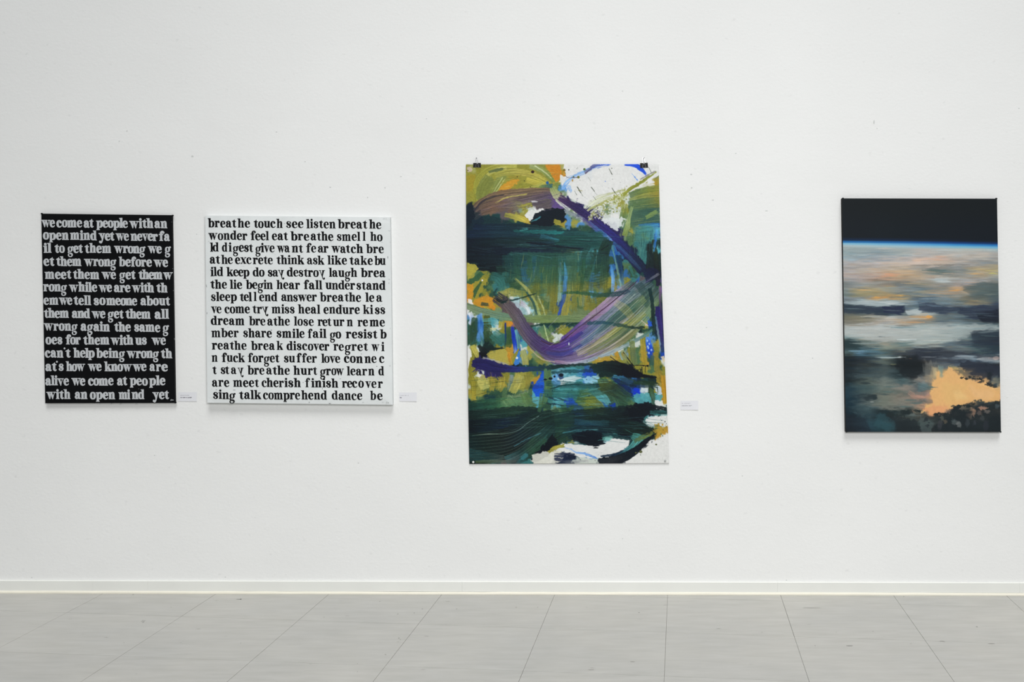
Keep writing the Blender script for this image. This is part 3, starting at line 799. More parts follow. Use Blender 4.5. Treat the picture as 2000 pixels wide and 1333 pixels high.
def paint_material(name, rough, spec, bump_d, bscale=(120, 120, 120)):
    m = bpy.data.materials.new(name); m.use_nodes = True
    nt = m.node_tree; L = nt.links; b = nt.nodes['Principled BSDF']
    a = nt.nodes.new('ShaderNodeVertexColor'); a.layer_name = 'paint'
    L.new(a.outputs[0], b.inputs['Base Color'])
    b.inputs['Roughness'].default_value = rough; b.inputs['Specular IOR Level'].default_value = spec
    tc = nt.nodes.new('ShaderNodeTexCoord'); n = nt.nodes.new('ShaderNodeTexNoise'); n.inputs['Scale'].default_value = bscale[0]
    n.inputs['Detail'].default_value = 3
    L.new(tc.outputs['Object'], n.inputs['Vector'])
    bp = nt.nodes.new('ShaderNodeBump'); bp.inputs['Strength'].default_value = .4; bp.inputs['Distance'].default_value = bump_d
    L.new(n.outputs['Fac'], bp.inputs['Height']); L.new(bp.outputs[0], b.inputs['Normal'])
    return m

# ---------------------------------------------------------------- picture one: poured and brushed abstract on paper
QP = [(910.0, 321.4), (1286.5, 320.8), (1307.0, 905.6), (916.6, 906.8)]
PAL = {'W': (232,233,231), 'w': (203,212,203), 'O': (156,154,70), 'o': (136,134,52), 'y': (160,146,58), 'Y': (186,144,52), 'R': (212,142,44),
       'G': (48,82,64), 'g': (78,112,76), 's': (116,140,104), 'T': (30,64,66), 't': (56,116,116), 'c': (84,160,172), 'C': (160,205,212),
       'B': (28,70,168), 'b': (84,140,196), 'M': (48,102,158), 'N': (22,38,60), 'K': (16,24,33), 'k': (24,44,43), 'P': (42,38,86),
       'p': (98,78,136), 'L': (150,132,162), 'm': (96,88,92), 'H': (116,94,76), 'U': (122,148,156)}
MAPL = """owoooooOooOssRRW|OooOOsOOOOyOosRR|yyOossOYYOOOOoRW|yyOossYYoooOsgtb|yyOoOyyoOOOmmtss|OOOmmmmsmmmmmmpw|oNmmHHHHmOOmmmpp|kNNHHmmHmOwWWKKK
KNNTTTmmOyyKKKKK|KNNTTTTGTTKKKKoy|KNNNTTTTTtTTTTTt|KNNTTGGTTTTttTgT|KNTTTTTTTTkNNMTT|KKNTTNNNTTTNNNTT|KKNNTNTNNNTTtTTs|OkNTTTTNTMgMtggt
yOGTKKKTGMgMgtgt|OOgoGTtTGMgMtggc|gyyoGttGsbbsttoM|RyoGgttGGssottoc|YyGoGTOOssogtsoc|RyYYRykwCsysgsob|wsogRyTmLCsOogoB|WsssgsmHLtCsOsoB
bwbottssmmssssss|tGMGccyRpmmwTTTT|tGMGCwoGBmmtsggo|GGbGGttGBtmmssww|GGtkGttGBcgPpmsp|wOwkkoyYBwOsgppp|WoKKyyyYobOsoLpp|WPPPUyyyobGgosUL
WoPPPPNNNTTGTTTT|wowPPPogOOogBgbC|woOOyooyUOOYBgbW|woOgooygOOTBBgct|wyOoGGgGgsgBBgcc|tOgTTGgsssgcgGcc|kkTkkGsgssgcGGct|kTTTTGgggTkkTgsg
KkkTTTTkkkkkTTgT|KkkNNNNkkkTTTTGT|KNNNNNNkkkNTkkkG|KkkkkkkkkkNTtkkG|kkkkkkNNkkTTGkKG|tTkkkkNkkTGkkKoW|TTtTTtTmmtkkWWWN|ksTstTmmmttwwWNN"""
MAPR = """WWWWbWWWWWwBWWWW|WWbbWWWWWWWWBWsW|bwWWWWWWWWWsOWyT|bwWWWWWWWWOwooyT|wWWWWWWWwOsgsooT|PwWWWswwOwwsssoT|PPPwswswOwgggggT|swPPPwswwogGGGsT
bswpPPwWWsgGtGsT|bObsoPPPWwgsMMMT|TTGGTMPPPgOtttcM|TTTTTTbPPsgtgtbT|TTTTTGTMNNgttTTk|ggTtTGkMNNNttkck|gsccGckMMNNttkkk|tgctGckGNtNNtkkk
bgcGTtkMNgGNNNkk|cgyGgbGMGMGtTNNK|bOoGsboobotMmTGp|bygosBoobosLUTGp|wyggtbGTTTTUgsTp|BOgybyommTTTUgsk|OOgyooLLUUgggsGN|OsssomLLLUgsgsGP
ssssmLLLLsyOoGNP|TTTTMMUTTskoOBNP|ospLMUTgTGgkGTNP|PppUUsGGgggwsbTN|pMUULsssggwwobyU|pULsOsswwgogyBoU|LLssOwUUYUogyBGB|UUUsyyYoooogYGow
tttMNkkkKKKoygGo|tcbBtkkkKKKKooyo|CCcbCCoGtMMNTkko|tctttTGkNMNBwkwy|ttGotcTGGTBBwGoY|BtGooccTGGtccGcY|tGBoosMBGGgKKkWw|GBBGggkkkKKKKTtT
GkNkkkkkkkKKtCWW|GTttNNkkkkkkkwow|GTNTTTTTNTTkkGOY|kKKKKKCtKKTttkYW|owTTKKCWWWTtKWWW|WbWWWWWWWUTKWWWW|NNwbbKKNKKWWWWWW|NwwwwKKKKWWWWWWW"""

def paint_abstract(q, nu, nv):
    A = Art(q, nu, nv)
    ml = MAPL.replace('\n', '|').split('|'); mr = MAPR.replace('\n', '|').split('|')
    rows = [[PAL[c] for c in (a + b)] for a, b in zip(ml, mr)]
    A.field(sharp=1.9, rows=rows, xs=np.array([911 + 12.5*i for i in range(32)]), ys=np.array([328 + 12.2*j for j in range(48)]), warp=9, ws=(7, 9))
    P_ = PAL; S = A.stroke; B = A.blob
    K, N, T, G, g, s_, O, o, y, Y, R = (P_[c] for c in 'KNTGgsOoyYR')
    W_, w_, c_, C_, b_, Bl, M_, Pp, p_, L_, m_, H_, U_, t_, k_ = (P_[c] for c in 'WwcCbBMPpLmHUtk')
    LY = (196, 190, 104); LG = (150, 176, 132)
    # --- upper left: olive ground with sweeping lighter brush lines
    B([(905,318),(1102,318),(1098,352),(1085,372),(1045,376),(1000,384),(965,394),(935,404),(905,398)], (150,148,58), .75, 3, 1.5, 9)
    B([(910,345),(926,340),(930,362),(924,372),(912,374)], (166,148,50), .8, 4, 3)
    S([(935,392,16),(934,360,18),(948,338,16),(975,326,14),(1010,326,12)], [(146,146,58),(160,160,66),(178,176,84)], .9, .15, 2, 1.1, .14)
    S([(938,358,5),(950,344,6),(968,333,7),(990,328,8)], [(190,186,104),(200,196,110)], .8, .3, 1, 1.6)
    S([(956,336,5),(972,332,6),(984,330,5)], (96,110,66), .9, .2)
    S([(940,390,22),(946,365,26),(958,345,20)], (124,134,66), .85, .1, 3, 1, .08)
    S([(962,380,12),(975,352,12),(990,342,8)], (128,140,74), .8, .15, 2)
    B([(970,378),(978,364),(996,352),(1016,350),(1005,362),(994,374),(978,378)], (212,154,50), .95, 3, 1.4)
    S([(962,380,2.2),(972,362,2.2),(982,347,2)], (190,200,130), .9, .2, 1, 2)
    S([(967,378,1.4),(978,362,1.6),(988,348,1.6)], (196,206,136), .9, .2, 1, 2)
    S([(968,342,10),(1000,336,12),(1035,340,12),(1062,352,10),(1075,360,6)], [(168,166,76),(186,176,86),(176,168,70)], .85, .25, 1.5, 1.2, .14)
    S([(1030,352,12),(1050,358,10),(1068,362,8)], [(196,184,78),(186,176,72)], .8, .3)
    S([(1008,374,3),(1030,368,4),(1048,364,6),(1062,358,7)], (178,178,86), .8, .35, 1, 1.6)
    S([(1036,324,10),(1058,332,10),(1074,346,9),(1084,356,8)], [(150,165,110),(140,155,84),(120,140,74)], .9, .2, 1, 1.3)
    S([(1046,325,2.4),(1062,335,2),(1077,348,2)], (196,206,160), .9, .2)
    B([(1064,322),(1092,322),(1096,330),(1099,342),(1092,352),(1086,355),(1080,346),(1072,334)], (208,138,44), 1, 2, 1)
    B([(1094,344),(1104,342),(1104,358),(1092,356)], (226,228,224), 1, 3, 1)
    B([(912,328),(918,326),(924,330),(920,336),(914,335)], (206,190,170), .9, 3, 1.5)
    S([(1050,372,12),(1066,366,12),(1080,362,10)], [(140,152,70),(90,120,90),(52,104,118)], .9, .3, 4, 1.4)
    # --- white field upper right, with blue arcs and green scumble
    B([(1103,320),(1290,318),(1290,342),(1262,356),(1232,378),(1204,390),(1160,404),(1135,398),(1112,386),(1104,360)], (231,232,230), .96, 2, 1.2)
    S([(1098,368,11),(1108,354,10),(1124,344,8),(1142,336,7),(1162,327,6),(1192,321,5)], [(130,176,232),(120,172,235),(130,176,232),(70,120,222),(50,100,225)], .8, .46, 2, 1.2)
    S([(1104,370,9),(1112,366,9),(1114,376,6)], (120,172,235), .7, .45, 3)
    S([(1143,337,6),(1160,325,6),(1182,320,5)], [(90,70,90),(70,80,150),(40,90,220)], .8, .4, 2)
    S([(1222,320,8),(1240,323,9),(1254,332,8),(1263,342,3)], [(40,90,225),(24,74,222),(30,80,215)], .95, .25, 1.5, 1.3)
    S([(1240,346,1.5),(1246,353,2)], (80,140,230), .9)
    S([(1144,420,26),(1172,398,30),(1205,385,24),(1224,375,12)], [(215,220,205),(190,196,150),(170,176,112)], .75, .48, 5, 1.0, .2, ragged=9)
    S([(1150,410,3),(1180,396,5),(1210,383,6)], [(176,180,120),(160,164,80)], .9, .35)
    S([(1216,382,6),(1236,367,6.5),(1258,353,6),(1283,335,2)], [(150,156,62),(138,144,48),(150,160,80)], .97, .12, 2, 1.2)
    S([(1252,350,2),(1268,341,2.6),(1282,334,2)], (128,124,120), .8, .3)
    S([(1262,362,4),(1276,360,5),(1282,358,5)], [(150,140,60),(176,150,44)], .9, .35, 3)
    B([(1244,366),(1262,358),(1280,360),(1278,366),(1246,370)], (228,230,224), .8, 2, 1)
    S([(1282,356,5),(1282,368,4),(1283,384,3)], (176,148,44), .8, .2)
    S([(1232,382,12),(1260,372,14),(1290,368,14)], [(96,120,80),(120,134,62),(140,138,56)], .9, .15, 2, 1.2)
    S([(1232,392,10),(1258,384,12),(1290,380,12)], [(130,150,84),(150,152,70),(150,140,60)], .85, .25, 1, 1.6, .18)
    S([(1230,402,18),(1260,398,22),(1290,396,24)], [(92,122,84),(84,112,72),(128,128,58)], .8, .1, 2, 1.2, .1)
    S([(1234,424,34),(1262,420,40),(1290,418,40)], [(74,108,88),(58,94,80),(62,96,84)], .93, .04, 2, 1.2, .08)
    S([(1240,404,12),(1264,400,14),(1290,398,16)], [(96,122,76),(90,112,66),(120,124,56)], .6, .3, 2, 1.2, .1)
    S([(1264,425,8),(1276,418,9),(1286,412,6)], (124,150,84), .8, .3)
    S([(1235,405,6),(1230,425,8),(1226,445,10),(1220,462,9)], [(130,156,100),(160,180,120),(120,140,66)], .9, .2, 1.5)
    S([(1222,400,12),(1218,425,14),(1214,448,10)], [(150,154,70),(100,128,76),(84,124,104)], .85, .3, 3)
    B([(1172,428),(1206,424),(1222,428),(1214,440),(1207,452),(1198,446),(1186,438)], (226,232,232), .9, 5, 1.4, 3)
    S([(1250,440,4),(1268,439,5),(1290,438,5)], [(60,120,150),(40,110,180),(40,110,185)], .9, .2, 1)
    S([(1240,458,30),(1262,456,34),(1290,452,32)], [(76,124,110),(80,150,140),(84,164,196)], .55, .3, 2, 1.2, .16)
    for k, (x, yy, ln, ww) in enumerate(((1193,336,9,1.6),(1200,374,8,1.4),(1160,372,4,1.4),(1132,372,8,2),(1126,379,6,1),(1164,390,4,1.2),(1153,352,5,.8),(1270,333,6,.8))):
        S([(x, yy, ww), (x + (3 if ln > 6 else 2), yy + ln*.6 + .1, ww)], (70,78,66), .85, 0, .5)
    # --- mauve arch, then the dark violet diagonal
    S([(922,420,26),(945,402,30),(975,390,34),(1010,386,34),(1045,380,26),(1075,378,20),(1096,388,22)],
      [(70,66,80),(96,84,84),(116,94,84),(110,98,100),(96,86,100),(84,72,104),(92,66,140)], .93, .18, 2, 1.25, .24, seed=77, side=(120,98,78))
    S([(940,412,22),(965,404,24),(995,402,24),(1020,404,18)], [(104,86,74),(118,92,76),(112,96,92),(130,130,90)], .8, .38, 2, 1.3, .22)
    S([(922,418,3),(940,396,3.5),(962,385,3),(985,381,2)], (46,44,58), .75, .35, 1, 1.8)
    S([(970,396,3),(990,386,2.6),(1030,379,3)], (196,186,96), .7, .45)
    B([(1012,402),(1028,397),(1026,408),(1014,410)], (160,154,70), .6, 4, 1.6)
    S([(988,420,8),(1006,424,11),(1022,429,11),(1038,437,6)], [(140,140,70),(170,164,74),(204,190,82),(196,160,60)], .95, .12, 1.5)
    S([(1014,412,8),(1022,410,9)], (130,160,140), .6, .35)
    B([(1025,420),(1034,412),(1050,410),(1057,416),(1054,424),(1046,424),(1038,432),(1030,426)], (230,231,228), 1, 3, 1)
    S([(1040,394,4),(1052,394,3)], (220,220,222), .8, .45)
    S([(1080,368,14),(1088,382,16),(1100,396,14),(1115,410,12)], [(150,168,104),(190,196,150),(214,218,214),(190,196,200)], .9, .3, 2, 1.3)
    S([(1094,386,13),(1112,398,14),(1136,413,16),(1160,433,19),(1184,452,20),(1208,474,21),(1234,500,22),(1260,530,22)],
      [(70,48,90),(54,40,84),(46,38,88),(50,44,110),(46,44,120),(34,40,92),(26,36,66),(24,34,56)], .97, [.3,.22,.1,.05,.05,.05,.05,.1], 3, 1.1, .14, seed=101)
    S([(1104,412,7),(1130,424,8),(1156,440,9),(1178,456,8),(1196,470,6)], [(140,150,160),(120,130,140),(90,90,150),(70,120,180),(60,120,190)], .8, .42, 1.5, 1.8)
    S([(1200,474,6),(1222,494,7),(1240,512,7),(1254,528,5)], [(50,110,150),(56,100,150),(60,90,130),(44,80,110)], .6, .35, 1)
    S([(1188,462,3),(1200,474,3)], (120,150,220), .8)
    # --- dark mass at left
    B([(912,400),(922,394),(928,412),(940,420),(965,424),(990,430),(1010,440),(1035,440),(1100,448),(1160,455),(1180,470),(1150,486),(1110,494),(1060,502),(1020,510),(1000,528),(975,534),(945,528),(914,520),(908,460)], (24,44,52), .62, 4, 2, 6, (14, 4))
    B([(910,400),(920,396),(926,404),(928,425),(918,440),(910,440)], (20,32,44), .9, 4, 1)
    for (yy, x0, x1, ww, ca, cb) in ((444,930,1100,16,N,(28,60,58)),(458,914,1180,20,N,(34,84,80)),(474,914,1120,22,(16,24,36),(32,70,66)),(478,1040,1180,14,(24,44,60),(36,82,80)),(490,914,1060,18,K,(24,40,60)),
                                     (506,916,1010,18,K,(24,42,50)),(522,930,995,16,K,(20,30,34)),(452,1010,1100,8,(30,84,84),(40,130,130)),(497,1000,1130,10,(40,84,80),(50,92,84)),(470,1090,1190,22,(28,70,66),(34,80,78))):
        S([(x0,yy,ww*.8),((x0+x1)/2,yy+1,ww),(x1,yy+3,ww*.8)], [ca, cb], .85, .22, 2.5, 1.3, .22, ragged=16, lng=.02)
    S([(1035,432,14),(1050,420,20),(1075,416,22),(1108,414,16)], [(18,26,36)], .97, .08, 3, 1.2, .1) if False else None
    B([(1034,434),(1044,420),(1056,414),(1076,408),(1104,408),(1106,424),(1096,434),(1078,444),(1056,442),(1040,440)], (18,28,38), .97, 5, 1.2, 5)
    S([(1040,432,3),(1050,428,3.5),(1058,422,2)], (70,150,160), .7, .5)
    S([(1084,432,8),(1096,436,9)], (160,154,60), .9, .2)
    S([(1018,449,4),(1032,447,3)], (80,170,170), .8, .4)
    S([(1058,462,9),(1080,468,8),(1094,470,5)], [(50,120,140),(60,140,160)], .6, .45)
    S([(1030,474,3),(1066,478,4),(1110,484,3),(1150,487,2)], (18,26,36), .8, .2)
    # --- centre: greens with vertical drips
    for (pts, cols, op, dry) in (
        ([(1022,514,6),(1024,535,8),(1031,560,5)], [(60,110,130),(44,104,176),(100,160,215)], .95, .15),
        ([(1046,502,13),(1048,522,13),(1050,540,7)], [(56,130,170),(44,106,170),(50,110,168)], .95, .1),
        ([(1048,540,6),(1050,548,4)], [(130,170,140)], .8, .4),
        ([(1038,560,5),(1046,545,4),(1052,538,2)], (130,160,100), .6, .5),
        ([(1095,525,8),(1094,560,9),(1093,590,6)], [(84,150,150),(120,190,205),(160,205,225)], .85, .35),
        ([(1104,515,4),(1108,530,8),(1106,560,10),(1104,585,7)], [(60,150,180),(90,165,220),(60,130,220),(30,70,210)], .9, .2),
        ([(1103,590,5),(1096,606,5),(1091,618,3)], [(50,96,220),(24,64,215)], .95, .1),
        ([(1075,530,9),(1066,560,10),(1062,585,9)], [(60,110,80),(90,150,130),(130,160,120)], .7, .4),
        ([(1084,505,14),(1082,540,16),(1078,580,18)], [(48,88,70),(84,110,64),(130,124,54)], .75, .2),
        ([(1136,505,8),(1134,525,9),(1133,530,4)], [(90,166,160)], .95, .1),
        ([(1146,490,8),(1138,504,6)], [(96,170,166)], .85, .2),
        ([(1150,490,3),(1149,508,4)], [(96,170,166)], .9, .1),
        ([(1175,490,5),(1166,510,8),(1160,530,6),(1148,552,5)], [(84,164,174),(66,150,170),(60,120,120),(90,130,100)], .9, .2),
        ([(1160,534,7),(1156,556,9),(1158,575,7)], [(80,150,215),(50,110,225),(110,180,240)], .92, .15),
        ([(1154,566,6),(1158,582,5),(1160,586,2)], [(70,150,210)], .9, .2),
        ([(1196,520,5),(1199,545,7),(1198,572,6)], [(60,130,190),(120,180,240),(110,170,230)], .92, .15),
        ([(1200,480,5),(1204,500,10),(1208,520,6)], [(60,120,160),(26,80,170),(36,90,150)], .9, .1),
        ([(1210,500,12),(1214,530,9),(1220,560,4)], [(24,60,84),(30,66,100),(100,140,150)], .9, .1),
        ([(1232,520,6),(1240,542,3)], [(56,120,110)], .8, .2),
        ([(1196,478,4),(1204,510,4),(1212,550,5),(1215,566,3)], [(90,150,140),(110,150,130),(140,170,160)], .7, .35),
        ([(1190,470,20),(1180,495,22),(1170,520,14),(1165,535,6)], [(28,56,52),(30,58,46),(34,60,50)], .9, .15),
        ([(1150,480,14),(1140,505,9),(1134,540,6),(1130,575,6)], [(30,66,66),(40,90,66),(36,76,58)], .8, .2),
        ([(1115,500,16),(1117,540,16),(1113,570,12)], [(110,150,116),(120,150,104),(150,156,80)], .7, .2),
        ([(1112,570,14),(1106,600,14),(1100,640,12)], [(172,160,66),(190,172,70),(150,150,70)], .85, .2),
        ([(1132,540,6),(1134,570,7),(1136,600,5)], [(150,160,70),(160,150,60),(180,180,110)], .8, .3),
        ([(1144,545,9),(1142,575,7),(1140,600,4)], [(110,140,110),(150,150,100),(150,170,150)], .7, .3),
    ): S(pts, cols, op, dry, 1.2, 1.2, .14)
    B([(1165,540),(1192,540),(1192,572),(1168,572)], (132,134,56), .55, 4, 2)
    S([(1176,488,2),(1186,482,1.6),(1192,477,1)], K, .7)
    for k in range(12):
        yy = 494 + k*5.4; S([(1164 - k*.6 + (k % 3), yy + 6, 1.4),(1176, yy + 2, 1.8),(1190, yy - 3, 1.2)], (22,40,42), .65, .25, .6, 2)
    # thin dark green washes dragged over the middle
    for (pts, cols, op, dry) in (
        ([(975,540,40),(1040,536,44),(1110,534,46),(1180,540,40)], [(34,70,60),(44,80,54),(50,86,58),(44,72,50)], .5, .2),
        ([(985,512,26),(1060,508,24),(1140,506,26),(1190,500,18)], [(26,60,62),(36,72,60),(40,76,66),(28,52,54)], .65, .22),
        ([(1000,566,26),(1060,562,24),(1120,560,22),(1170,560,16)], [(50,84,54),(84,100,50),(110,120,54),(96,104,48)], .55, .3),
        ([(1056,500,12),(1052,530,12),(1050,560,12),(1046,590,10)], [(40,78,66),(62,96,56),(96,108,50),(110,116,56)], .6, .15),
        ([(1010,500,14),(1012,530,14),(1016,556,12)], [(30,66,62),(40,78,60),(60,92,60)], .7, .15),
        ([(1036,498,8),(1037,520,8),(1040,548,7)], [(40,80,70),(50,90,70),(70,110,80)], .75, .1),
        ([(1070,498,14),(1068,530,14),(1066,566,12)], [(34,72,62),(70,98,54),(110,116,52)], .55, .2),
        ([(1086,500,10),(1086,530,12),(1084,570,14),(1080,610,14)], [(36,74,60),(60,92,54),(120,118,50),(136,128,52)], .7, .15),
        ([(1122,496,12),(1124,530,10),(1122,560,10),(1124,610,10)], [(56,100,84),(70,104,70),(96,110,60),(130,128,56)], .6, .15),
        ([(1142,510,8),(1140,540,8),(1136,570,6)], [(40,78,50),(44,80,50),(70,96,50)], .7, .1),
        ([(1184,500,14),(1182,530,16),(1180,565,16)], [(30,56,52),(50,76,48),(120,120,50)], .7, .12),
        ([(1206,540,8),(1208,560,8)], [(90,104,52),(120,120,56)], .6, .1),
        ([(1148,596,20),(1170,590,22),(1180,578,16)], [(140,134,56),(110,116,54),(70,90,56)], .6, .15),
    ): S(pts, cols, op, dry, 2, 1.4, .2, ragged=10)
    S([(1096,514,3),(1095,560,4),(1092,596,3)], [(90,140,150),(130,180,190),(170,206,214)], .8, .45, .5, 2)
    S([(1104,514,3),(1107,535,6),(1105,560,8),(1103,584,6),(1095,606,4)], [(60,140,160),(84,156,206),(60,120,210),(30,76,205),(24,64,205)], .9, .25, 1, 1.6)
    B([(1040,560),(1100,556),(1200,560),(1196,600),(1170,618),(1100,626),(1050,620)], (92,104,52), .32, 6, 6)
    B([(985,500),(1090,496),(1190,500),(1190,548),(1090,556),(990,550)], (36,84,80), .28, 6, 6)
    # left middle: warm scraps
    B([(914,514),(928,516),(934,526),(926,534),(914,548)], (176,166,66), .95, 4, 1)
    B([(912,552),(926,542),(938,532),(950,536),(932,550),(914,560)], (50,92,64), .9, 3, 1.2)
    B([(915,560),(935,548),(944,544),(954,545),(948,558),(940,575),(930,590),(920,578)], (156,148,56), .9, 4, 1)
    S([(940,552,4),(930,568,8),(926,582,5)], (52,90,60), .85, .25)
    B([(914,555),(924,556),(926,575),(921,586),(915,580)], (208,148,44), .95, 3, 1)
    B([(922,590),(946,580),(960,584),(966,600),(950,604),(934,600)], (206,146,44), .9, 4, 1)
    B([(915,584),(922,586),(925,594),(916,594)], (232,228,220), 1, 2, 1)
    S([(948,600,6),(958,608,6),(975,612,4)], (170,160,60), .8, .2)
    S([(962,540,16),(974,545,18),(982,560,14),(972,578,10)], [(46,96,90),(52,110,104),(58,116,110)], .8, .25, 3)
    S([(942,594,8),(956,596,6)], (60,72,56), .8, .35)
    S([(975,575,12),(1000,572,14),(1030,577,12)], [(170,165,90),(160,160,86),(130,140,64)], .8, .3, 2)
    B([(1000,586),(1020,584),(1036,608),(1036,618),(1018,618),(1005,602)], (176,204,208), .75, 5, 1.5)
    S([(1018,592,9),(1030,602,10),(1036,614,8)], [(170,150,170),(214,224,226),(220,226,230)], .8, .4)
    S([(1008,545,5),(1030,565,6),(1046,590,6),(1056,618,5)], [(150,160,90),(170,172,100),(150,160,90),(160,180,120)], .85, .4, 1, 2)
    S([(1030,572,4),(1043,592,5),(1050,616,4)], (40,80,80), .8, .3)
    S([(1052,580,3),(1062,602,3),(1066,618,2)], (190,200,140), .7, .4)
    # the thin dark violet bristle lines falling into the trough
    S([(970,580,22),(990,596,24),(1008,618,24),(1026,644,22),(1044,662,20)], [(50,54,60),(96,80,84),(110,92,90),(90,80,96),(90,70,130)], .9, .36, 2, 1.5, .3, seed=300)
    S([(972,586,6),(985,590,5),(1000,586,3)], (26,34,38), .8, .3)
    S([(980,592,4),(1010,585,3.4),(1050,573,2.2)], (24,50,46), .8, .15)
    # sage band
    S([(912,598,12),(940,608,14),(975,617,15),(1015,622,14),(1060,624,15),(1110,624,15),(1150,620,14),(1176,608,8)],
      [(120,140,104),(112,138,110),(104,138,114),(112,136,96),(118,140,80),(112,136,90),(118,138,96),(110,126,96)], .93, .08, 1.5, 1.3, .14)
    S([(1030,640,4),(1060,634,4),(1100,633,5),(1140,632,3)], (28,60,50), .85, .15)
    # below the band
    S([(1060,640,14),(1070,655,16),(1082,668,12)], [(74,118,88),(110,136,80),(130,140,72)], .8, .3, 2, 1.5)
    S([(1095,640,14),(1106,650,14),(1112,655,6)], (140,142,56), .85, .15)
    S([(1064,636,2),(1069,655,2.4),(1073,668,2)], (176,196,140), .9)
    B([(1080,664),(1088,658),(1092,664),(1086,670),(1080,668)], (214,224,224), .85, 2, 1)
    # trough: lilac, violet and blue bristles sweeping right and up
    S([(990,592,18),(1002,606,22),(1012,620,24),(1026,645,26),(1050,672,30),(1080,690,38),(1112,690,46),(1145,676,62),(1180,654,74),(1215,626,80),(1250,592,72),(1284,560,50)],
      [(84,78,80),(104,92,92),(92,84,104),(88,78,112),(116,102,136),(140,126,150),(150,148,116),(140,144,92),(96,130,92),(104,126,84),(60,84,80)], .94, .13, 2, 1.5, .26, seed=401,
      side=[(96,84,90),(84,76,100),(70,56,100),(66,54,108),(82,66,126),(96,84,142),(136,120,160),(146,132,162),(104,120,134),(56,80,88)], lng=.018)
    S([(1140,660,16),(1176,628,20),(1210,596,22),(1240,566,18)], [(84,104,150),(80,116,140),(100,136,140),(70,104,110)], .5, .38, 1.5, 1.7, .22, lng=.015)
    S([(1196,560,10),(1216,572,16),(1236,590,14)], [(150,140,160),(160,160,160),(120,140,130)], .3, .42)
    S([(1250,556,16),(1262,576,14),(1266,600,10)], [(40,66,70),(44,76,70),(50,84,66)], .6, .3, 3)
    S([(1100,664,10),(1126,646,14),(1150,626,18),(1180,602,20),(1210,576,20),(1240,552,14)], [(80,60,136),(104,72,150),(160,132,170),(164,138,176),(150,140,160),(60,84,92)], .85, .25, 1.5, 1.5, .2, lng=.015)
    S([(1110,660,7),(1130,646,9),(1145,636,7)], [(104,70,134),(128,84,148),(100,86,140)], .65, .3)
    S([(1060,682,6),(1090,678,9),(1118,664,9),(1140,648,6)], [(74,48,112),(84,50,130),(70,54,140),(60,60,130)], .85, .2, 1, 1.5)
    S([(1070,690,6),(1100,692,7),(1130,680,7),(1160,658,6)], [(60,76,140),(60,76,150),(70,90,150)], .8, .3, 1, 1.7)
    S([(1138,672,8),(1170,650,14),(1205,622,20),(1238,600,20),(1262,582,14)], [(110,130,150),(84,116,130),(48,88,84),(52,92,76),(120,140,96)], .75, .32, 2, 1.5, .2)
    S([(1130,690,12),(1165,674,14),(1200,652,16),(1240,628,14),(1262,612,8)], [(170,160,150),(160,156,96),(140,146,70),(146,150,76),(140,144,76)], .75, .32, 2, 1.5, .2)
    S([(1204,592,14),(1222,604,18),(1238,622,14)], [(176,168,140),(150,150,84),(160,150,90)], .45, .4)
    S([(1086,706,5),(1120,710,7),(1160,702,7),(1205,684,7),(1250,662,6),(1280,642,4)], [(140,110,140),(170,176,196),(140,160,176),(170,186,190),(110,140,140),(70,116,104)], .92, .2, 1, 1.5)
    S([(1058,666,2),(1076,673,2),(1096,668,2),(1130,642,2),(1170,612,2),(1220,572,2),(1250,546,1.5)], (64,40,60), .85, .1, .5)
    for k in range(9):                                             # single hairs of the brush
        dx = k*6.2
        S([(1110+dx*.8,676+dx*.5,.9),(1150+dx*.8,650+dx*.55,.9),(1200+dx*.7,606+dx*.75,.9),(1240+dx*.55,568+dx*.9,.9)], (200,206,190) if k % 2 else (40,66,74), .55, .2, .3)
    S([(1150,632,7),(1180,630,6),(1204,634,7),(1240,640,5),(1262,640,4)], [(40,80,96),(36,76,90),(40,74,66),(26,50,44),(20,40,36)], .8, .25, 3)
    S([(1102,573,5),(1130,572,6),(1170,577,8),(1210,574,9),(1232,568,6)], [(36,80,52),(40,84,60),(34,70,56),(30,60,66),(36,60,80)], .75, .25, 2)
    # right edge, dark verticals
    S([(1278,470,8),(1282,500,10),(1286,530,12),(1288,560,8)], [(40,50,30),(30,44,34),(22,28,38),(30,24,56)], .85, .15, 2)
    S([(1270,478,12),(1272,500,14),(1270,530,14)], (24,38,40), .85, .12)
    S([(1284,450,6),(1281,475,5),(1279,492,3)], [(90,170,220),(44,110,190),(60,130,180)], .9, .3, 2)
    S([(1262,540,26),(1278,536,26),(1288,540,14)], [(26,28,64),(22,28,52)], .75, .2, 3)
    S([(1262,552,3),(1284,538,5),(1290,534,3)], [(90,96,130),(150,150,150)], .6, .4)
    S([(1271,565,8),(1276,590,7),(1278,620,7),(1280,650,6)], [(20,50,52),(24,50,52),(24,44,44),(34,58,50)], .9, .12, 2)
    S([(1286,600,10),(1290,630,11),(1293,660,9),(1297,690,6)], [(36,30,92),(50,40,110),(50,42,104),(36,60,100)], .95, .1, 2)
    S([(1283,620,3),(1288,655,4),(1292,675,3)], [(80,120,150),(110,136,150),(120,150,170)], .85, .2)
    S([(1291,560,4),(1292,590,5),(1294,612,4)], [(130,100,130),(90,70,110),(40,30,80)], .8, .3)
    S([(1269,628,6),(1273,638,6)], [(40,90,200),(36,90,210)], .95, .3)
    S([(1263,634,4),(1268,638,3)], (220,200,180), .8, .3)
    S([(1266,660,7),(1270,678,12),(1274,694,10),(1272,700,4)], [(90,150,235),(36,84,215),(30,70,190),(40,74,120)], .97, .05, 2)
    for (x, yy) in ((1266,666),(1270,672),(1268,680),(1274,684),(1269,690),(1267,677)): A.dot(x, yy, 1.7, 2.2, (170,205,245), .85)
    S([(1247,640,14),(1244,680,16),(1246,720,14)], [(100,124,66),(110,120,56),(130,120,50)], .0, 0)
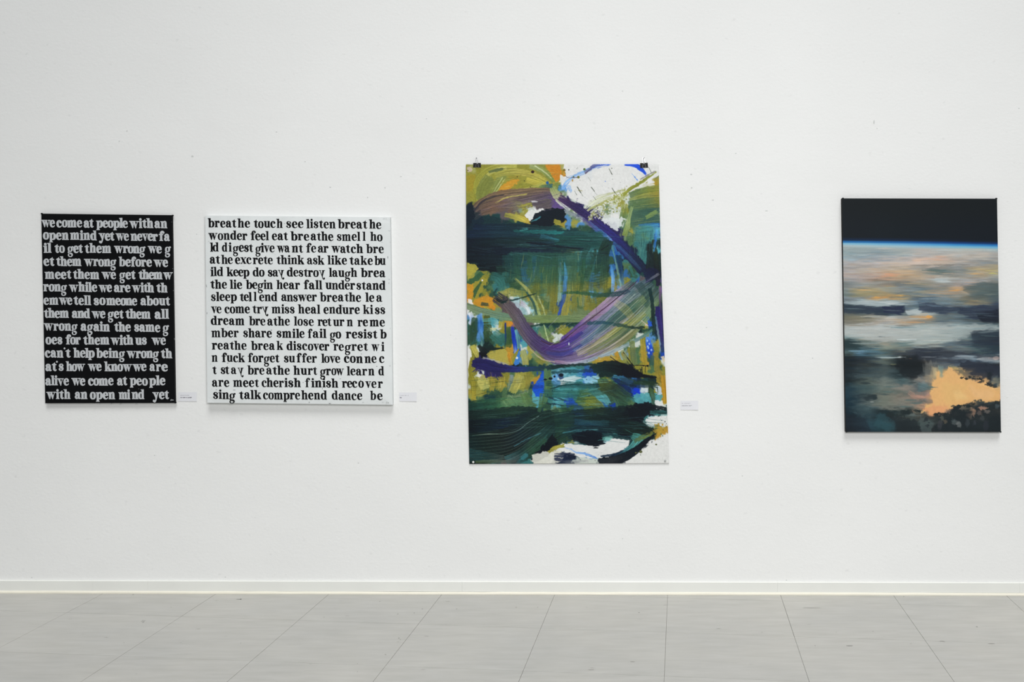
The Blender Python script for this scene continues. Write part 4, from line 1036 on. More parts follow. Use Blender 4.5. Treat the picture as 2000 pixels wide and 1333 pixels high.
    S([(1236,668,10),(1238,690,12),(1240,712,12)], [(112,128,68),(92,112,84),(100,116,70)], .8, .12)
    S([(1256,664,8),(1258,690,10),(1262,716,10)], [(150,140,54),(168,142,50),(150,138,50)], .85, .1)
    S([(1214,688,12),(1222,700,14),(1232,712,10)], [(128,138,84),(140,146,80),(120,130,70)], .7, .2)
    S([(1196,694,4),(1204,704,3)], (150,180,180), .8); S([(1212,690,5),(1217,704,3)], [(120,156,150),(150,180,180)], .85)
    B([(1162,702),(1196,692),(1206,700),(1212,712),(1170,712)], (182,150,54), .75, 4, 1)
    S([(1282,690,12),(1284,715,12),(1290,745,14),(1298,790,10)], [(150,134,50),(140,128,52),(166,140,48),(176,140,44)], .85, .12, 2)
    S([(1276,696,8),(1274,716,8)], [(66,96,84),(56,92,80)], .8, .2)
    B([(1292,698),(1298,694),(1301,704),(1298,710)], (224,206,170), .9, 3, 1)
    # --- left column below the band
    S([(918,612,8),(922,622,9),(918,636,8)], [(232,234,234),(150,180,225),(214,224,232)], .9, .3, 3)
    S([(940,614,6),(941,632,9),(940,652,9),(942,670,8),(940,682,5)], [(120,170,220),(40,100,180),(90,150,220),(60,110,110),(170,210,200)], .85, .25, 2)
    S([(928,622,12),(926,648,14),(924,668,10)], [(44,74,44),(40,72,56),(50,76,60)], .75, .2)
    S([(952,618,12),(954,645,16),(956,668,16)], [(70,84,40),(60,84,52),(36,64,46)], .8, .22)
    S([(956,628,12),(965,628,14),(972,634,10)], [(90,166,170),(84,160,166),(180,210,200)], .7, .35)
    S([(960,644,6),(972,643,5)], (214,210,150), .7, .4)
    S([(965,652,22),(974,660,24),(984,672,18)], [(60,124,116),(60,114,100),(44,90,72)], .7, .3, 3, 1.4)
    S([(980,630,9),(978,642,7)], (168,156,62), .85)
    S([(992,629,6),(994,640,5)], (196,146,50), .95)
    S([(988,632,3),(989,660,4),(989,675,3)], [(30,50,130),(30,60,100),(40,80,80)], .9, .1)
    S([(995,640,12),(996,660,12),(994,680,12)], [(70,96,52),(60,88,50),(70,96,50)], .75, .15)
    S([(1002,640,6),(1005,660,9),(1008,682,8),(1008,692,5)], [(40,60,170),(26,56,180),(36,76,200),(170,190,220)], .97, .05)
    S([(1009,646,6),(1013,664,8),(1014,682,5)], [(110,180,190),(96,150,140),(110,160,140)], .8, .3)
    B([(1012,688),(1016,684),(1017,700),(1014,712),(1006,714),(1004,708)], (58,128,214), .95, 2, 1)
    A.dot(1010.5, 699.5, 2.2, 2.2, (230,240,245))
    S([(1002,708,5),(1008,694,5),(1014,682,3)], (140,136,48), .95, .05)
    S([(994,690,8),(996,705,9),(1000,714,6)], [(206,146,48),(196,140,46),(176,150,54)], .85, .1)
    B([(950,692),(966,684),(986,681),(992,690),(996,712),(975,708),(955,700)], (184,174,84), .75, 4, 1)
    S([(1022,686,12),(1026,700,13),(1028,714,12)], [(158,166,100),(184,180,90),(168,160,76)], .85, .2)
    S([(1044,690,14),(1054,702,16),(1064,710,12)], [(112,142,110),(126,134,64),(136,134,66)], .8, .25)
    S([(1038,684,2),(1060,702,2.4),(1085,708,2)], (196,180,150), .7, .3)
    S([(936,676,8),(945,688,12),(938,694,8)], [(34,48,44),(20,26,30),(22,24,30)], .95, .15, 3)
    S([(945,684,5),(965,682,5),(985,680,3)], [(24,34,36),(24,44,40)], .9, .15)
    B([(915,676),(923,690),(922,705),(918,720),(915,740),(914,700)], (232,232,228), 1, 2, 1)
    S([(924,676,8),(930,688,10),(934,700,6)], (186,178,84), .9, .1)
    S([(922,700,5),(919,725,8),(925,750,10),(926,785,8)], [(140,134,48),(138,132,44),(150,142,50),(176,160,62)], .95, .05)
    S([(945,700,5),(968,706,5),(995,714,4)], (176,176,170), .7, .35)
    S([(924,710,12),(940,712,22),(962,716,22),(985,720,15),(1015,722,11),(1060,720,9),(1100,716,7)],
      [(36,34,84),(38,36,90),(40,38,94),(40,54,124),(32,60,90),(36,66,70),(24,44,44)], .97, [.02,.05,.1,.15,.2,.25], 2.5, 1.1, .12, seed=555)
    for (x, yy, x2, y2) in ((932,722,928,730),(948,728,952,744),(955,730,960,744),(962,731,968,746),(968,732,974,744),(940,726,944,734),(935,718,922,728)):
        S([(x, yy, 3), (x2, y2, 1)], (46,38,104), .9, .15, 1)
    B([(936,732),(948,734),(956,744),(956,760),(940,762),(934,748)], (206,200,110), .75, 3, 1)
    B([(934,728),(942,733),(938,738),(934,736)], (232,230,226), .9, 2, 1)
    S([(962,738,10),(964,752,9),(960,764,8)], (160,146,58), .8, .15); S([(982,738,12),(980,752,14),(974,764,12)], [(150,140,60),(176,160,66),(140,140,62)], .8, .2)
    S([(1000,734,7),(997,750,9),(994,764,6)], [(130,146,150),(104,130,124),(110,130,100)], .85, .25)
    S([(1015,734,16),(1010,750,18),(1000,768,14)], [(176,172,86),(184,178,92),(170,168,84)], .85, .2, 2)
    S([(1030,734,12),(1032,750,10),(1028,762,8)], [(130,128,58),(150,140,60),(130,136,64)], .8, .15)
    B([(1041,742),(1056,732),(1052,744),(1043,752)], (176,140,48), .9, 2, 1)
    # blue windows
    B([(1060,726),(1064,728),(1063,770),(1060,776),(1048,776),(1040,760),(1048,748),(1056,738)], (34,92,208), .97, 2, 1.2)
    B([(1040,752),(1062,754),(1062,764),(1052,770),(1041,764)], (26,56,150), .6, 4, 1.5)
    B([(1039,764),(1062,764),(1062,784),(1052,790),(1042,786)], (90,168,180), .9, 2, 1.2); B([(1040,760),(1062,760),(1060,775),(1048,776)], (24,84,214), .95, 2, 1)
    S([(1066,722,6),(1068,745,9),(1068,770,10),(1062,790,8)], [(90,130,90),(80,116,70),(84,124,90),(70,112,80)], .93, .12)
    S([(1078,730,14),(1096,730,20),(1120,730,22),(1144,732,16)], [(90,160,170),(110,180,200),(70,150,170),(60,140,180)], .7, .35, 3)
    B([(1080,732),(1094,730),(1096,750),(1086,758),(1080,748)], (108,170,224), .8, 4, 1)
    B([(1090,740),(1108,738),(1130,734),(1140,740),(1120,748),(1098,750)], (206,226,228), .85, 4, 1.4, 5, (10, 3))
    B([(1140,722),(1165,720),(1166,734),(1150,738),(1138,732)], (30,76,196), .8, 5, 1.5)
    B([(1140,738),(1160,734),(1172,740),(1170,748),(1145,752)], (150,206,232), .85, 4, 1.5)
    B([(1090,732),(1100,730),(1102,738),(1095,742)], (24,44,90), .7, 3)
    for (x, yy, rx, ry) in ((1097,733,4,3),(1066,742,3,2),(1076,740,3.5,2.2),(1084,736,2,2)): A.dot(x, yy, rx, ry, (16,24,34), .95)
    S([(1080,768,24),(1110,764,28),(1145,764,26),(1180,770,16)], [(44,120,116),(60,140,140),(50,130,132),(70,140,140)], .55, .35, 3, 1.5, .22)
    S([(1076,760,2),(1110,752,3),(1150,752,3),(1175,750,2)], (20,44,50), .75, .3)
    S([(1072,782,10),(1095,784,16),(1112,780,12)], [(60,140,146),(84,164,176),(60,120,120)], .6, .35)
    for (x, yy) in ((1078,778),(1086,782),(1094,779),(1102,782),(1084,790),(1074,790),(1096,792)): S([(x-6,yy-1.5,1.4),(x,yy,2.4),(x+5,yy+1,1.2)], (24,44,62), .75, .15)
    B([(1104,784),(1118,780),(1128,786),(1134,800),(1138,812),(1126,812),(1120,796),(1108,796)], (30,76,176), .85, 5, 1.6)
    B([(1166,716),(1200,714),(1200,760),(1180,756),(1172,740)], k_, .0)
    # greens lower right
    S([(1176,740,18),(1186,765,22),(1196,785,22),(1206,800,16)], [(84,108,44),(50,76,56),(60,92,66),(64,96,72)], .9, .15, 2, 1.2, .16)
    S([(1130,775,28),(1150,785,30),(1170,798,22),(1180,806,14)], [(70,110,66),(110,128,54),(96,116,60),(76,92,60)], .85, .2, 3, 1.2, .16)
    B([(1196,738),(1222,742),(1234,762),(1236,776),(1220,770),(1206,752)], (20,40,92), .85, 4, 1.5)
    S([(1200,735,5),(1216,740,8),(1230,746,8)], [(76,150,190),(60,130,170),(60,110,160)], .75, .3, 2)
    S([(1158,768,8),(1178,776,14),(1190,790,10)], [(84,160,160),(90,166,170),(90,160,170)], .85, .2, 2)
    B([(1190,792),(1202,788),(1207,800),(1196,802)], (22,60,150), .95, 3, 1.4)
    B([(1238,757),(1250,760),(1252,774),(1243,778),(1238,768)], (20,56,205), .95, 3, 1.6)
    B([(1252,758),(1268,760),(1266,768),(1252,768)], (206,222,228), .85, 4, 1.2)
    B([(1240,770),(1272,768),(1294,772),(1292,786),(1268,788),(1244,790),(1240,780)], (84,164,172), .85, 4, 1.2)
    B([(1284,752),(1292,758),(1294,770),(1286,772),(1280,762)], (196,214,232), .9, 3, 1); B([(1278,782),(1296,784),(1296,794),(1282,794)], (226,230,228), .95, 3, 1.2)
    S([(1270,756,5),(1276,775,9),(1276,792,5)], [(60,84,40),(70,104,80),(60,90,80)], .9, .15)
    for pts in ([(1268,752,1.4),(1270,770,1.6),(1276,784,1.4)], [(1284,756,1.2),(1286,768,1.4),(1280,772,1.2),(1276,762,1)]): S(pts, (40,60,40), .85)
    S([(1296,735,9),(1299,765,9),(1299,790,6)], [(180,140,44),(186,138,36),(176,146,50)], .95, .08)
    for (pts, cols, op, dry) in (
        ([(1070,750,10),(1120,752,12),(1170,756,10)], [(24,62,68),(30,84,84),(34,70,70)], .6, .35),
        ([(1066,768,16),(1110,770,14),(1160,768,14),(1190,764,8)], [(34,84,84),(46,104,96),(50,96,80),(50,76,60)], .6, .3),
        ([(1176,752,22),(1200,762,26),(1230,782,24)], [(60,72,40),(44,62,50),(50,84,66)], .7, .15),
        ([(1216,744,14),(1250,750,16),(1284,752,12)], [(30,54,70),(24,44,60),(30,54,44)], .7, .3),
        ([(1082,728,5),(1120,726,6),(1165,724,6)], [(24,60,66),(30,74,84),(26,44,80)], .75, .25),
        ([(1100,800,16),(1140,800,16),(1190,806,14)], [(44,84,56),(50,76,48),(36,60,46)], .6, .25),
    ): S(pts, cols, op, dry, 2.5, 1.5, .2, ragged=14)
    # dark stroke over the blue
    S([(1160,722,16),(1185,716,22),(1212,720,24),(1236,729,18),(1256,734,8),(1280,738,3)], [(26,52,52),(22,36,38),(18,24,30),(16,20,28),(14,20,28)], .97, [.25,.12,.05,.02,.02], 2.5, 1.2, .1)
    B([(1212,708),(1226,714),(1240,724),(1262,734),(1246,738),(1216,732)], (17,21,30), .97, 3, 1)
    for pts in ([(1194,698,1),(1206,706,2),(1216,712,2)], [(1238,714,1),(1252,714,1.4),(1266,715,2)], [(1220,690,1),(1232,706,1.4),(1240,716,1.6)], [(1226,706,1),(1234,716,1.5)], [(1255,718,1),(1256,732,1)], [(1262,716,1),(1261,730,1)]):
        S(pts, (22,26,30), .9)
    for (x, yy, r) in ((1266,715,2.2),(1258,715,1.5),(1282,737.5,2),(1148,706,1)): A.dot(x, yy, r, r*.8, (16,22,28))
    S([(1240,748,6),(1262,748,9),(1290,752,5)], [(30,56,44),(34,58,40),(50,64,44)], .8, .3, 3)
    S([(1080,716,4),(1130,713,5),(1165,712,4)], (24,44,44), .85, .2, 2)
    # --- bottom: black green swoosh
    S([(912,800,26),(950,795,30),(1000,792,30),(1030,786,20)], [(26,58,50),(40,84,62),(70,120,80),(84,128,84)], .7, .28, 3, 1.4, .2)
    S([(990,780,22),(1000,795,26),(985,808,18)], [(110,144,100),(84,130,92),(60,106,78)], .7, .3, 2, 1.5, .18)
    S([(1024,770,14),(1030,785,16),(1035,795,12)], [(90,126,72),(96,130,80),(80,120,80)], .75, .25)
    S([(914,815,26),(960,813,28),(1010,808,28),(1050,808,22)], [(20,34,34),(26,48,44),(28,50,44),(30,52,46)], .9, .15, 3, 1.4, .18)
    S([(914,836,32),(955,836,34),(1000,832,34),(1040,815,26),(1060,805,14)], [(16,26,32),(20,36,44),(22,38,54),(24,42,46),(26,44,42)], .95, .08, 3, 1.3, .14)
    S([(914,878,62),(960,874,62),(1000,862,58),(1036,842,52),(1066,824,44),(1096,810,24)], [(20,38,40),(24,38,36),(26,36,36),(24,40,46),(26,48,44),(26,48,46)], .93, .08, 2, 1.3, .22, seed=800, lng=.012)
    S([(990,902,22),(1020,890,26),(1050,866,30),(1074,842,26),(1090,826,14)], [(60,104,108),(30,60,60),(44,76,56),(34,66,66),(26,48,48)], .7, .3, 2, 1.5, .28)
    S([(1020,896,8),(1030,888,9)], (60,130,140), .7, .35); S([(914,888,22),(940,892,22),(985,898,14)], [(50,100,104),(36,72,74),(84,96,92)], .55, .42, 2, 1.5)
    S([(930,903,6),(960,902,7),(1010,902,6)], [(90,110,70),(90,104,90),(80,84,84)], .65, .35)
    B([(1048,882),(1072,862),(1078,866),(1072,888),(1050,898),(1040,896)], (16,22,30), .93, 5, 1.2)
    S([(1040,900,10),(1060,888,16),(1076,866,16),(1082,850,10)], [(18,24,34),(16,22,30),(18,26,32)], .93, .1, 3)
    for k in range(11):
        dy = k*6.4
        S([(918,851+dy,.8),(960,848+dy,1.1),(1000,842+dy*.95,1.1),(1036,822+dy*.88,1.1),(1066,804+dy*.8,.8)], [(60,84,76),(84,100,90),(50,74,76)], .5, .25, .3)
    S([(924,851.5,1),(950,848.6,1.6),(985,848,1.4),(1012,841,1.3),(1032,826,1.3),(1053,813,1.2)], [(60,84,76),(140,160,140),(84,110,100),(100,130,130),(110,140,130)], .9, .05, .3)
    S([(1005,872,1),(1030,858,1.6),(1058,846,1.4)], (70,120,130), .8)
    S([(1060,770,10),(1056,795,8),(1052,806,5)], [(80,116,80),(70,108,72),(56,96,70)], .8, .2)
    S([(1080,800,8),(1095,804,14),(1110,808,18)], [(84,120,80),(50,90,70),(30,60,52)], .6, .3)
    # right part of the dark mass
    S([(1085,826,40),(1120,824,44),(1160,816,36),(1200,812,34),(1240,806,30),(1268,798,20)], [(30,60,52),(26,50,54),(26,44,40),(22,38,40),(18,26,32),(16,22,30)], .8, .18, 3, 1.3, .2, lng=.015)
    S([(1090,862,26),(1130,842,24),(1170,836,24),(1210,836,24),(1250,842,20),(1280,842,8)], [(34,60,48),(24,52,62),(22,44,56),(20,38,42),(22,34,30),(26,38,34)], .85, .15, 3, 1.3, .2)
    B([(1238,790),(1266,787),(1288,800),(1280,812),(1262,814),(1256,822),(1232,818),(1226,800)], (17,24,32), .95, 4, 1.4)
    S([(1268,792,5),(1285,796,7),(1304,800,7)], (20,28,34), .9, .3, 2); S([(1272,806,8),(1290,808,12),(1304,808,10)], [(50,110,108),(70,140,140),(90,160,160)], .8, .42, 3); S([(1275,803,7),(1290,806,8),(1304,806,9)], (20,44,44), .7, .5)
    B([(1262,818),(1280,814),(1300,812),(1305,828),(1296,836),(1282,830),(1270,834),(1258,824)], (228,230,227), .96, 4, 1.2)
    S([(1258,824,5),(1270,830,7),(1282,836,3)], (150,190,190), .6, .45)
    S([(1124,824,12),(1150,828,14),(1190,826,10)], [(30,66,90),(40,84,100),(30,66,70)], .55, .4, 2)
    S([(1100,846,4),(1130,842,4),(1170,840,3)], [(70,140,150),(80,150,160),(90,150,150)], .6, .45, 1)
    S([(1120,856,16),(1150,852,22),(1172,856,20)], (16,24,34), .93, .12, 3)
    S([(1108,866,10),(1140,868,10),(1170,868,8)], [(60,110,120),(40,80,90),(30,60,70)], .6, .45, 3)
    B([(1090,870),(1108,866),(1150,872),(1180,868),(1192,858),(1212,855),(1232,860),(1228,872),(1214,882),(1196,890),(1172,894),(1140,896),(1104,884),(1080,880)], (230,232,230), .98, 5, 1.2, 5, (9, 4))
    B([(1128,856),(1150,850),(1180,852),(1184,862),(1178,870),(1166,876),(1148,870),(1130,866)], (16,24,34), .97, 5, 1.2, 5, (9,3))
    S([(1178,850,10),(1200,853,8),(1226,857,6),(1234,862,4)], [(30,66,70),(24,56,60),(24,50,54)], .9, .2, 2)
    S([(1178,858,6),(1190,856,8),(1198,854,3)], [(90,160,150),(130,190,180)], .75, .4)
    S([(1236,852,14),(1246,858,18),(1238,872,16),(1222,884,12),(1200,892,8)], [(60,120,110),(90,166,160),(70,140,140),(50,110,120),(30,60,84)], .9, .3, 2, 1.6, .22)
    S([(1278,850,4),(1262,862,9),(1242,880,14),(1218,894,18),(1188,903,16),(1168,904,14)], [(16,26,32),(16,22,32),(18,26,36),(22,28,36),(40,44,50),(34,40,48)], .98, .02, 1, 1.2, .06)
    S([(1175,892,4),(1200,888,5),(1218,880,3)], (24,40,60), .85, .35)
    S([(1100,874,3),(1114,878,3),(1126,884,3.4),(1146,888,4.5),(1166,896,3)], [(190,210,240),(150,186,240),(120,170,235),(110,160,232),(90,140,220)], .85, .25, 2)
    B([(1040,888),(1058,884),(1090,880),(1104,888),(1090,908),(1040,908)], (226,226,214), .9, 4, 1.4, 5)
    S([(1072,884,6),(1084,876,7),(1104,870,6)], [(160,156,64),(176,166,66),(150,150,60)], .9, .1, 2)
    S([(1084,893,14),(1106,894,18),(1124,892,12)], [(36,44,70),(30,38,64),(24,30,50)], .85, .4, 3, 1.6)
    S([(1086,903,8),(1110,904,8),(1150,902,5)], [(40,44,66),(120,124,130),(180,180,180)], .7, .5, 2)
    B([(1228,905),(1250,884),(1276,864),(1296,850),(1310,845),(1310,910),(1220,910)], (231,232,229), .98, 2, 1)
    S([(1240,862,8),(1262,852,9),(1276,846,6)], [(70,96,70),(110,124,54),(130,130,60)], .8, .35, 3)
    B([(1280,832),(1292,834),(1304,836),(1303,842),(1290,846),(1290,852),(1282,852),(1278,842)], (186,150,56), .8, 6, 1.2, 3); A.spatter(26, 1276, 1304, 828, 852, [(120,130,60),(186,146,50),(60,84,50)], .8, 2.4, 7)
    A.spatter(22, 1284, 1304, 812, 832, [(40,50,44)], .5, 1.8, 8); A.spatter(8, 1262, 1292, 850, 872, [(90,100,60),(60,64,60)], .4, 1.3, 9)
    for (x, yy, r) in ((1251.5,883,2.9),(1242,885,1.8),(1279,857.6,1.3),(1285,858,1),(1281.5,868.8,1.8),(1246,884,1.2),(1251,889,1.1)): A.dot(x, yy, r, r*.85, (96,102,66) if r > 1.7 else (80,86,74))
    # many fine bristle hairs
    hr = random.Random(62)
    def hairs(n, xa, xb, ya, yb, ln, ang, cols, w0=.7, op=.55, bend=0.0):
        for _ in range(n):
            x = hr.uniform(xa, xb); yy = hr.uniform(ya, yb); a = math.radians(ang + hr.gauss(0, 5)); l = hr.uniform(*ln)
            S([(x, yy, w0), (x + l*.5*math.cos(a), yy + l*.5*math.sin(a) + bend*l*.1, w0*1.5), (x + l*math.cos(a), yy + l*math.sin(a), w0)], hr.choice(cols), op*hr.uniform(.5, 1), .1, .3)
    hairs(70, 916, 1160, 442, 528, (12, 50), 2, [(54,84,88),(40,64,76),(70,110,110),(14,22,32),(16,28,36)])
    hairs(46, 1000, 1180, 452, 500, (14, 60), 3, [(60,120,116),(16,30,40),(80,140,136)])
    hairs(80, 985, 1170, 500, 596, (7, 20), 92, [(36,66,56),(150,164,96),(60,110,100),(110,150,130),(40,60,44),(170,170,90)])
    hairs(60, 1000, 1180, 520, 625, (12, 40), 3, [(36,66,56),(60,84,54),(100,110,60)], .6, .4)
    hairs(60, 918, 1060, 742, 800, (10, 34), -8, [(34,60,54),(50,90,66),(120,130,70),(20,34,36)])
    hairs(36, 945, 1035, 732, 752, (6, 16), 96, [(190,184,100),(120,116,52),(150,142,60)])
    hairs(70, 1070, 1190, 735, 800, (12, 44), -4, [(20,44,54),(120,190,190),(40,100,110),(24,60,66)])
    hairs(60, 1090, 1260, 808, 860, (14, 60), 4, [(20,34,44),(60,110,116),(14,22,30),(40,72,70)])
    hairs(50, 916, 1080, 800, 850, (14, 50), -1, [(56,84,76),(14,24,30),(70,104,96)])
    hairs(30, 1175, 1235, 740, 796, (8, 20), 20, [(30,50,36),(70,96,60),(40,70,50)])
    hairs(40, 940, 1090, 328, 372, (10, 30), -12, [(196,190,100),(110,120,56),(150,150,70)])
    hairs(40, 940, 1080, 384, 412, (10, 34), -14, [(140,124,130),(60,52,66),(80,66,100)])
    hairs(40, 1232, 1286, 378, 440, (10, 34), -8, [(150,160,90),(60,96,84),(100,130,80)])
    hairs(36, 1228, 1280, 445, 500, (8, 24), 92, [(110,170,150),(40,80,84),(30,56,60)])
    hairs(50, 1060, 1190, 640, 705, (14, 44), -36, [(190,180,200),(54,44,100),(90,100,160)], .6)
    # splatter
    A.spatter(90, 1110, 1285, 325, 400, [(120,120,120),(90,96,84),(150,150,150)], .3, 1.1, 11, .7)
    A.spatter(110, 912, 1100, 325, 400, [(90,96,40),(60,60,40),(110,110,50)], .3, .9, 12, .7)
    A.spatter(60, 1090, 1230, 865, 903, [(120,124,130),(90,94,100)], .25, .8, 13, .7); A.spatter(40, 1230, 1304, 850, 904, [(120,124,120),(80,84,80)], .25, .9, 14, .7)
    A.spatter(160, 912, 1290, 540, 790, [(24,34,34),(40,50,40)], .3, .9, 15, .6)
    q16 = random.Random(16)
    for _ in range(300):                                            # scumbled green over white
        u_, v_ = q16.random(), q16.random(); x = 1150 + 76*u_; yy = 432 - 48*u_*v_**.6 - 10*v_ - 14*u_
        if q16.random() < .5: A.dot(x, yy, q16.uniform(.6, 1.9), q16.uniform(.6, 1.8), q16.choice([(150,154,70),(166,168,92),(134,140,70)]), .8)
        else: A.dot(x, yy, q16.uniform(.6, 1.8), q16.uniform(.6, 1.8), (226,228,220), .8)
    A.spatter(90, 1105, 1180, 385, 430, [(60,50,90),(90,80,110)], .3, 1.4, 17, .7)
    A.spatter(60, 1060, 1180, 728, 790, [(20,40,60),(30,60,80)], .4, 1.5, 18, .7)
    for (x, yy, rx, ry, c) in ((1040.5,336,2.9,2.6,(52,34,34)),(1069.3,357.2,2.6,2.8,(36,96,160)),(1010.4,345.7,1.2,1.1,(40,40,30)),(1024.5,353.5,1.1,1,(40,40,30)),(1036,365.3,1.2,1,(44,44,30)),(1141.5,331,2.2,2.2,(90,120,70)),
                         (1130,346.3,2.4,2.4,(120,124,50)),(1120.5,345.5,1.6,1.4,(90,110,60)),(1118.5,352.5,1.5,2.6,(190,150,80)),(1102,332.5,2.4,2.4,(130,116,50)),(1103.5,338.5,1.6,1.6,(130,130,70)),(1111,332,1.3,1.3,(50,54,50)),
                         (1195,329,1.2,1,(90,96,84)),(1182.5,354.4,1.1,1.1,(90,130,220)),(1102,342,3,3,(212,156,60)),(914,333.5,1.1,1.2,(60,50,30)),(943,548,1.6,1.8,(230,232,226)),(1112.5,672,1.2,3,(214,226,226))):
        A.dot(x, yy, rx, ry, c)
    S([(1104,344,1),(1112,347.5,1.1),(1130,346.4,1)], (90,70,80), .9)
    S([(1131,372,1.4),(1139,373.4,2)], (140,130,60), .9)
    S([(1040,668,14),(1062,682,18),(1090,690,20),(1120,684,18)], [(70,60,96),(70,50,104),(64,54,120),(74,60,140)], .55, .3, 1, 2, .25)
    S([(1150,690,10),(1190,668,12),(1230,640,12)], [(120,126,90),(90,110,80),(60,92,76)], .5, .35, 1, 2, .2)
    # overall bristle grain and a little surface break-up
    gr = (vnoise(A.X*.35, A.Y*1.4, 91) - .5)*.10 + (vnoise(A.X*1.3, A.Y*1.3, 92) - .5)*.08
    dark = np.clip(1.15 - A.C.mean(axis=2)/235, 0, 1)
    A.C = np.clip(A.C * (1 + (gr * np.clip(dark*1.9 - .08, 0.05, 2))[..., None]), 0, 255)
    gray = A.C.mean(axis=2, keepdims=True); A.C = gray + (A.C - gray)*.98
    return A

# ---------------------------------------------------------------- picture two: clouds seen from high above
QS = [(1645.0, 387.6), (1947.6, 388.2), (1955.3, 844.6), (1652.4, 844.4)]
QS_SH = QS
SKY = """390:1c2124*9
464:1c2228 1c2228 1c2329 1b2228 1b2128 1b2128 1b2128 1b2128 1b2128
470:1c2c44 1c2c44 1c2b44 1c2a40 1c2838 1c2636 1b2330 1b222c 1b222a
474:2a70b0 2a70b0 2668a8 2464a4 20589a 1c4c8c 1c407a 1c3868 1c3058
478:8cc0d8 84bcd8 78b8dc 70b0d8 60a8d8 50a0d8 3c90d0 3484c8 2c78c0
482:b0c0c4 b0c4c8 a8c4cc a4c4d0 98c0d4 90c0d4 84bcd4 78b8d8 70b0d8
487:9ca8a8 9caaac a0acae aab2b0 beb9b4 b9b9b4 b9beb9 b4bcb9 a8bec4
495:96a8ac 9baaae 96a5aa a5afaf b9b6b2 b4b4b0 b9b9b4 beb9b2 b4b4b2
505:a5b4b9 a0acb2 aaafb2 b9b6b4 cdb9ac cdb4a5 c3b9af b4b2ac a5a5a2
514:b4b2b2 b9b4b2 beb6b2 c8b9ac d2beaf beb2a5 a5a29e 969896 8c9191
523:a5a2a0 afaaa5 b9afa5 b4aca0 a5a098 8c8e8a 8c8e8c aaa08c a59b82
530:b4aca8 b4aca2 c3af9b c3af96 a59e91 6e7d7a 8c918c b4a587 afa582
540:afa5a2 b4a59b c8a087 c3aa8c b9a891 aa9e91 a09e96 a59e91 a0a5a0
548:a0a09e a59b94 8c877d a59682 a09b91 b4bebe aaacac a5a29e 8c9494
556:788080 969b9b 96948c 787a76 96917e 969691 a59b94 6e7676 5f6969
566:8c9696 aa9b78 9b9b8c 8c9494 6e7d82 9b968a bea07d 6e7873 556262
574:6e7a76 969173 a59673 78807d 969687 aa9682 96968e 5f6966 505c5f
581:828e94 878e8c be9664 aa9b78 5a6e7d 829196 828276 696c64 505c62
590:6e7a80 a5b4b6 afbebe 8c9ea5 5f7382 788a91 697370 968c73 4b5562
598:324148 64767d 96a8ac 6e7d84 556973 5a6973 78848a 4b5862 3c485a
606:505c5f 46555c 323e4e 374458 8c9b9e 46525f 3c4855 465562 2a3241
612:5a6464 5f6969 3c4850 647376 b4bebc 6e7a7d 5a6970 46555f 2d3441
620:737362 96917d b9b9b2 a5a59e be9669 6e7d80 55646c 37444e 262c34
629:82807600 
640:a5acac afafac b4b6b4 96a5a8 9baaaa aab4b4 96a8aa 829498 5f737a
650:b4bcba b2b2af afb2af b4b8b4 b4bab6 a0acaa 788a8a 46585c 3c4b52
660:829698 a5aaa5 aaaca8 a8b0ae 96a5a5 96a2a0 7d8e8e 3c4b52 262d37
670:324448 6e7d7a 96988e 6e8280 aab4af a5afaa 505f69 323e48 2a323c
680:3c4e52 465a5f 8c988e 828c84 5f696c 5a6269 6e7d80 465a5c 324648
688:556969 5a8296 506262 4b5052 303741 3c444b 505a62 465860 3c5055
698:202a30 2d3c44 6e8284 32373a 373c44 555f69 788791 96a5ac a59b9b
705:1e282e 28323a 5a6662 20282a 2d3034 414852 3c4450 5a6976 8c989e
715:202a30 323c40 4b5858 20282a 23282a 646c70 55626e 2d343c 232a30
725:222c32 374448 465558 2d3a3e 323a3e 968c73 d7af73 3c444e 323c46
735:243037 465558 4b5a5c 2d3c41 646969 e1b478 ebb978 967d5f 37464b
745:1e282c 505c58 6e7873 4b5f62 82807a e8b678 ebb97a f0b97d 5a5f55
757:263c46 465a5c 737d76 87827a 505f64 ebb678 e8b978 eebe7d eebe82
768:233a46 4b5c5c 5f6c66 6e736c 8c7d76 eeb478 ebbe82 e1b97d e1b478
775:203742 323e44 73786e 7d786e af8c7d eeb276 eeb97a ebb97a ebaf7a
786:1e3440 556262 737a70 828076 6e706c ebaf76 e6aa73 3c4444 323a3c
795:1e323c 465a5f 6e736c 737670 b49178 e8a573 645f55 2d3437 3c3737
805:1c2c36 3c5055 233034 323c3c 787364 967d69 283034 2d3032 9c8066
815:1c2830 324850 23343a 46504e 3c3e3c 283034 23282e 6a6258 23282c
828:1c262c 2d4650 2a4850 263034 3c4848 373c3c 262c30 3c4446 1c2226
844:1a2024 23343e 263c42 1e2428 22282c 303436 1e2224 1e2224 1a1e20"""

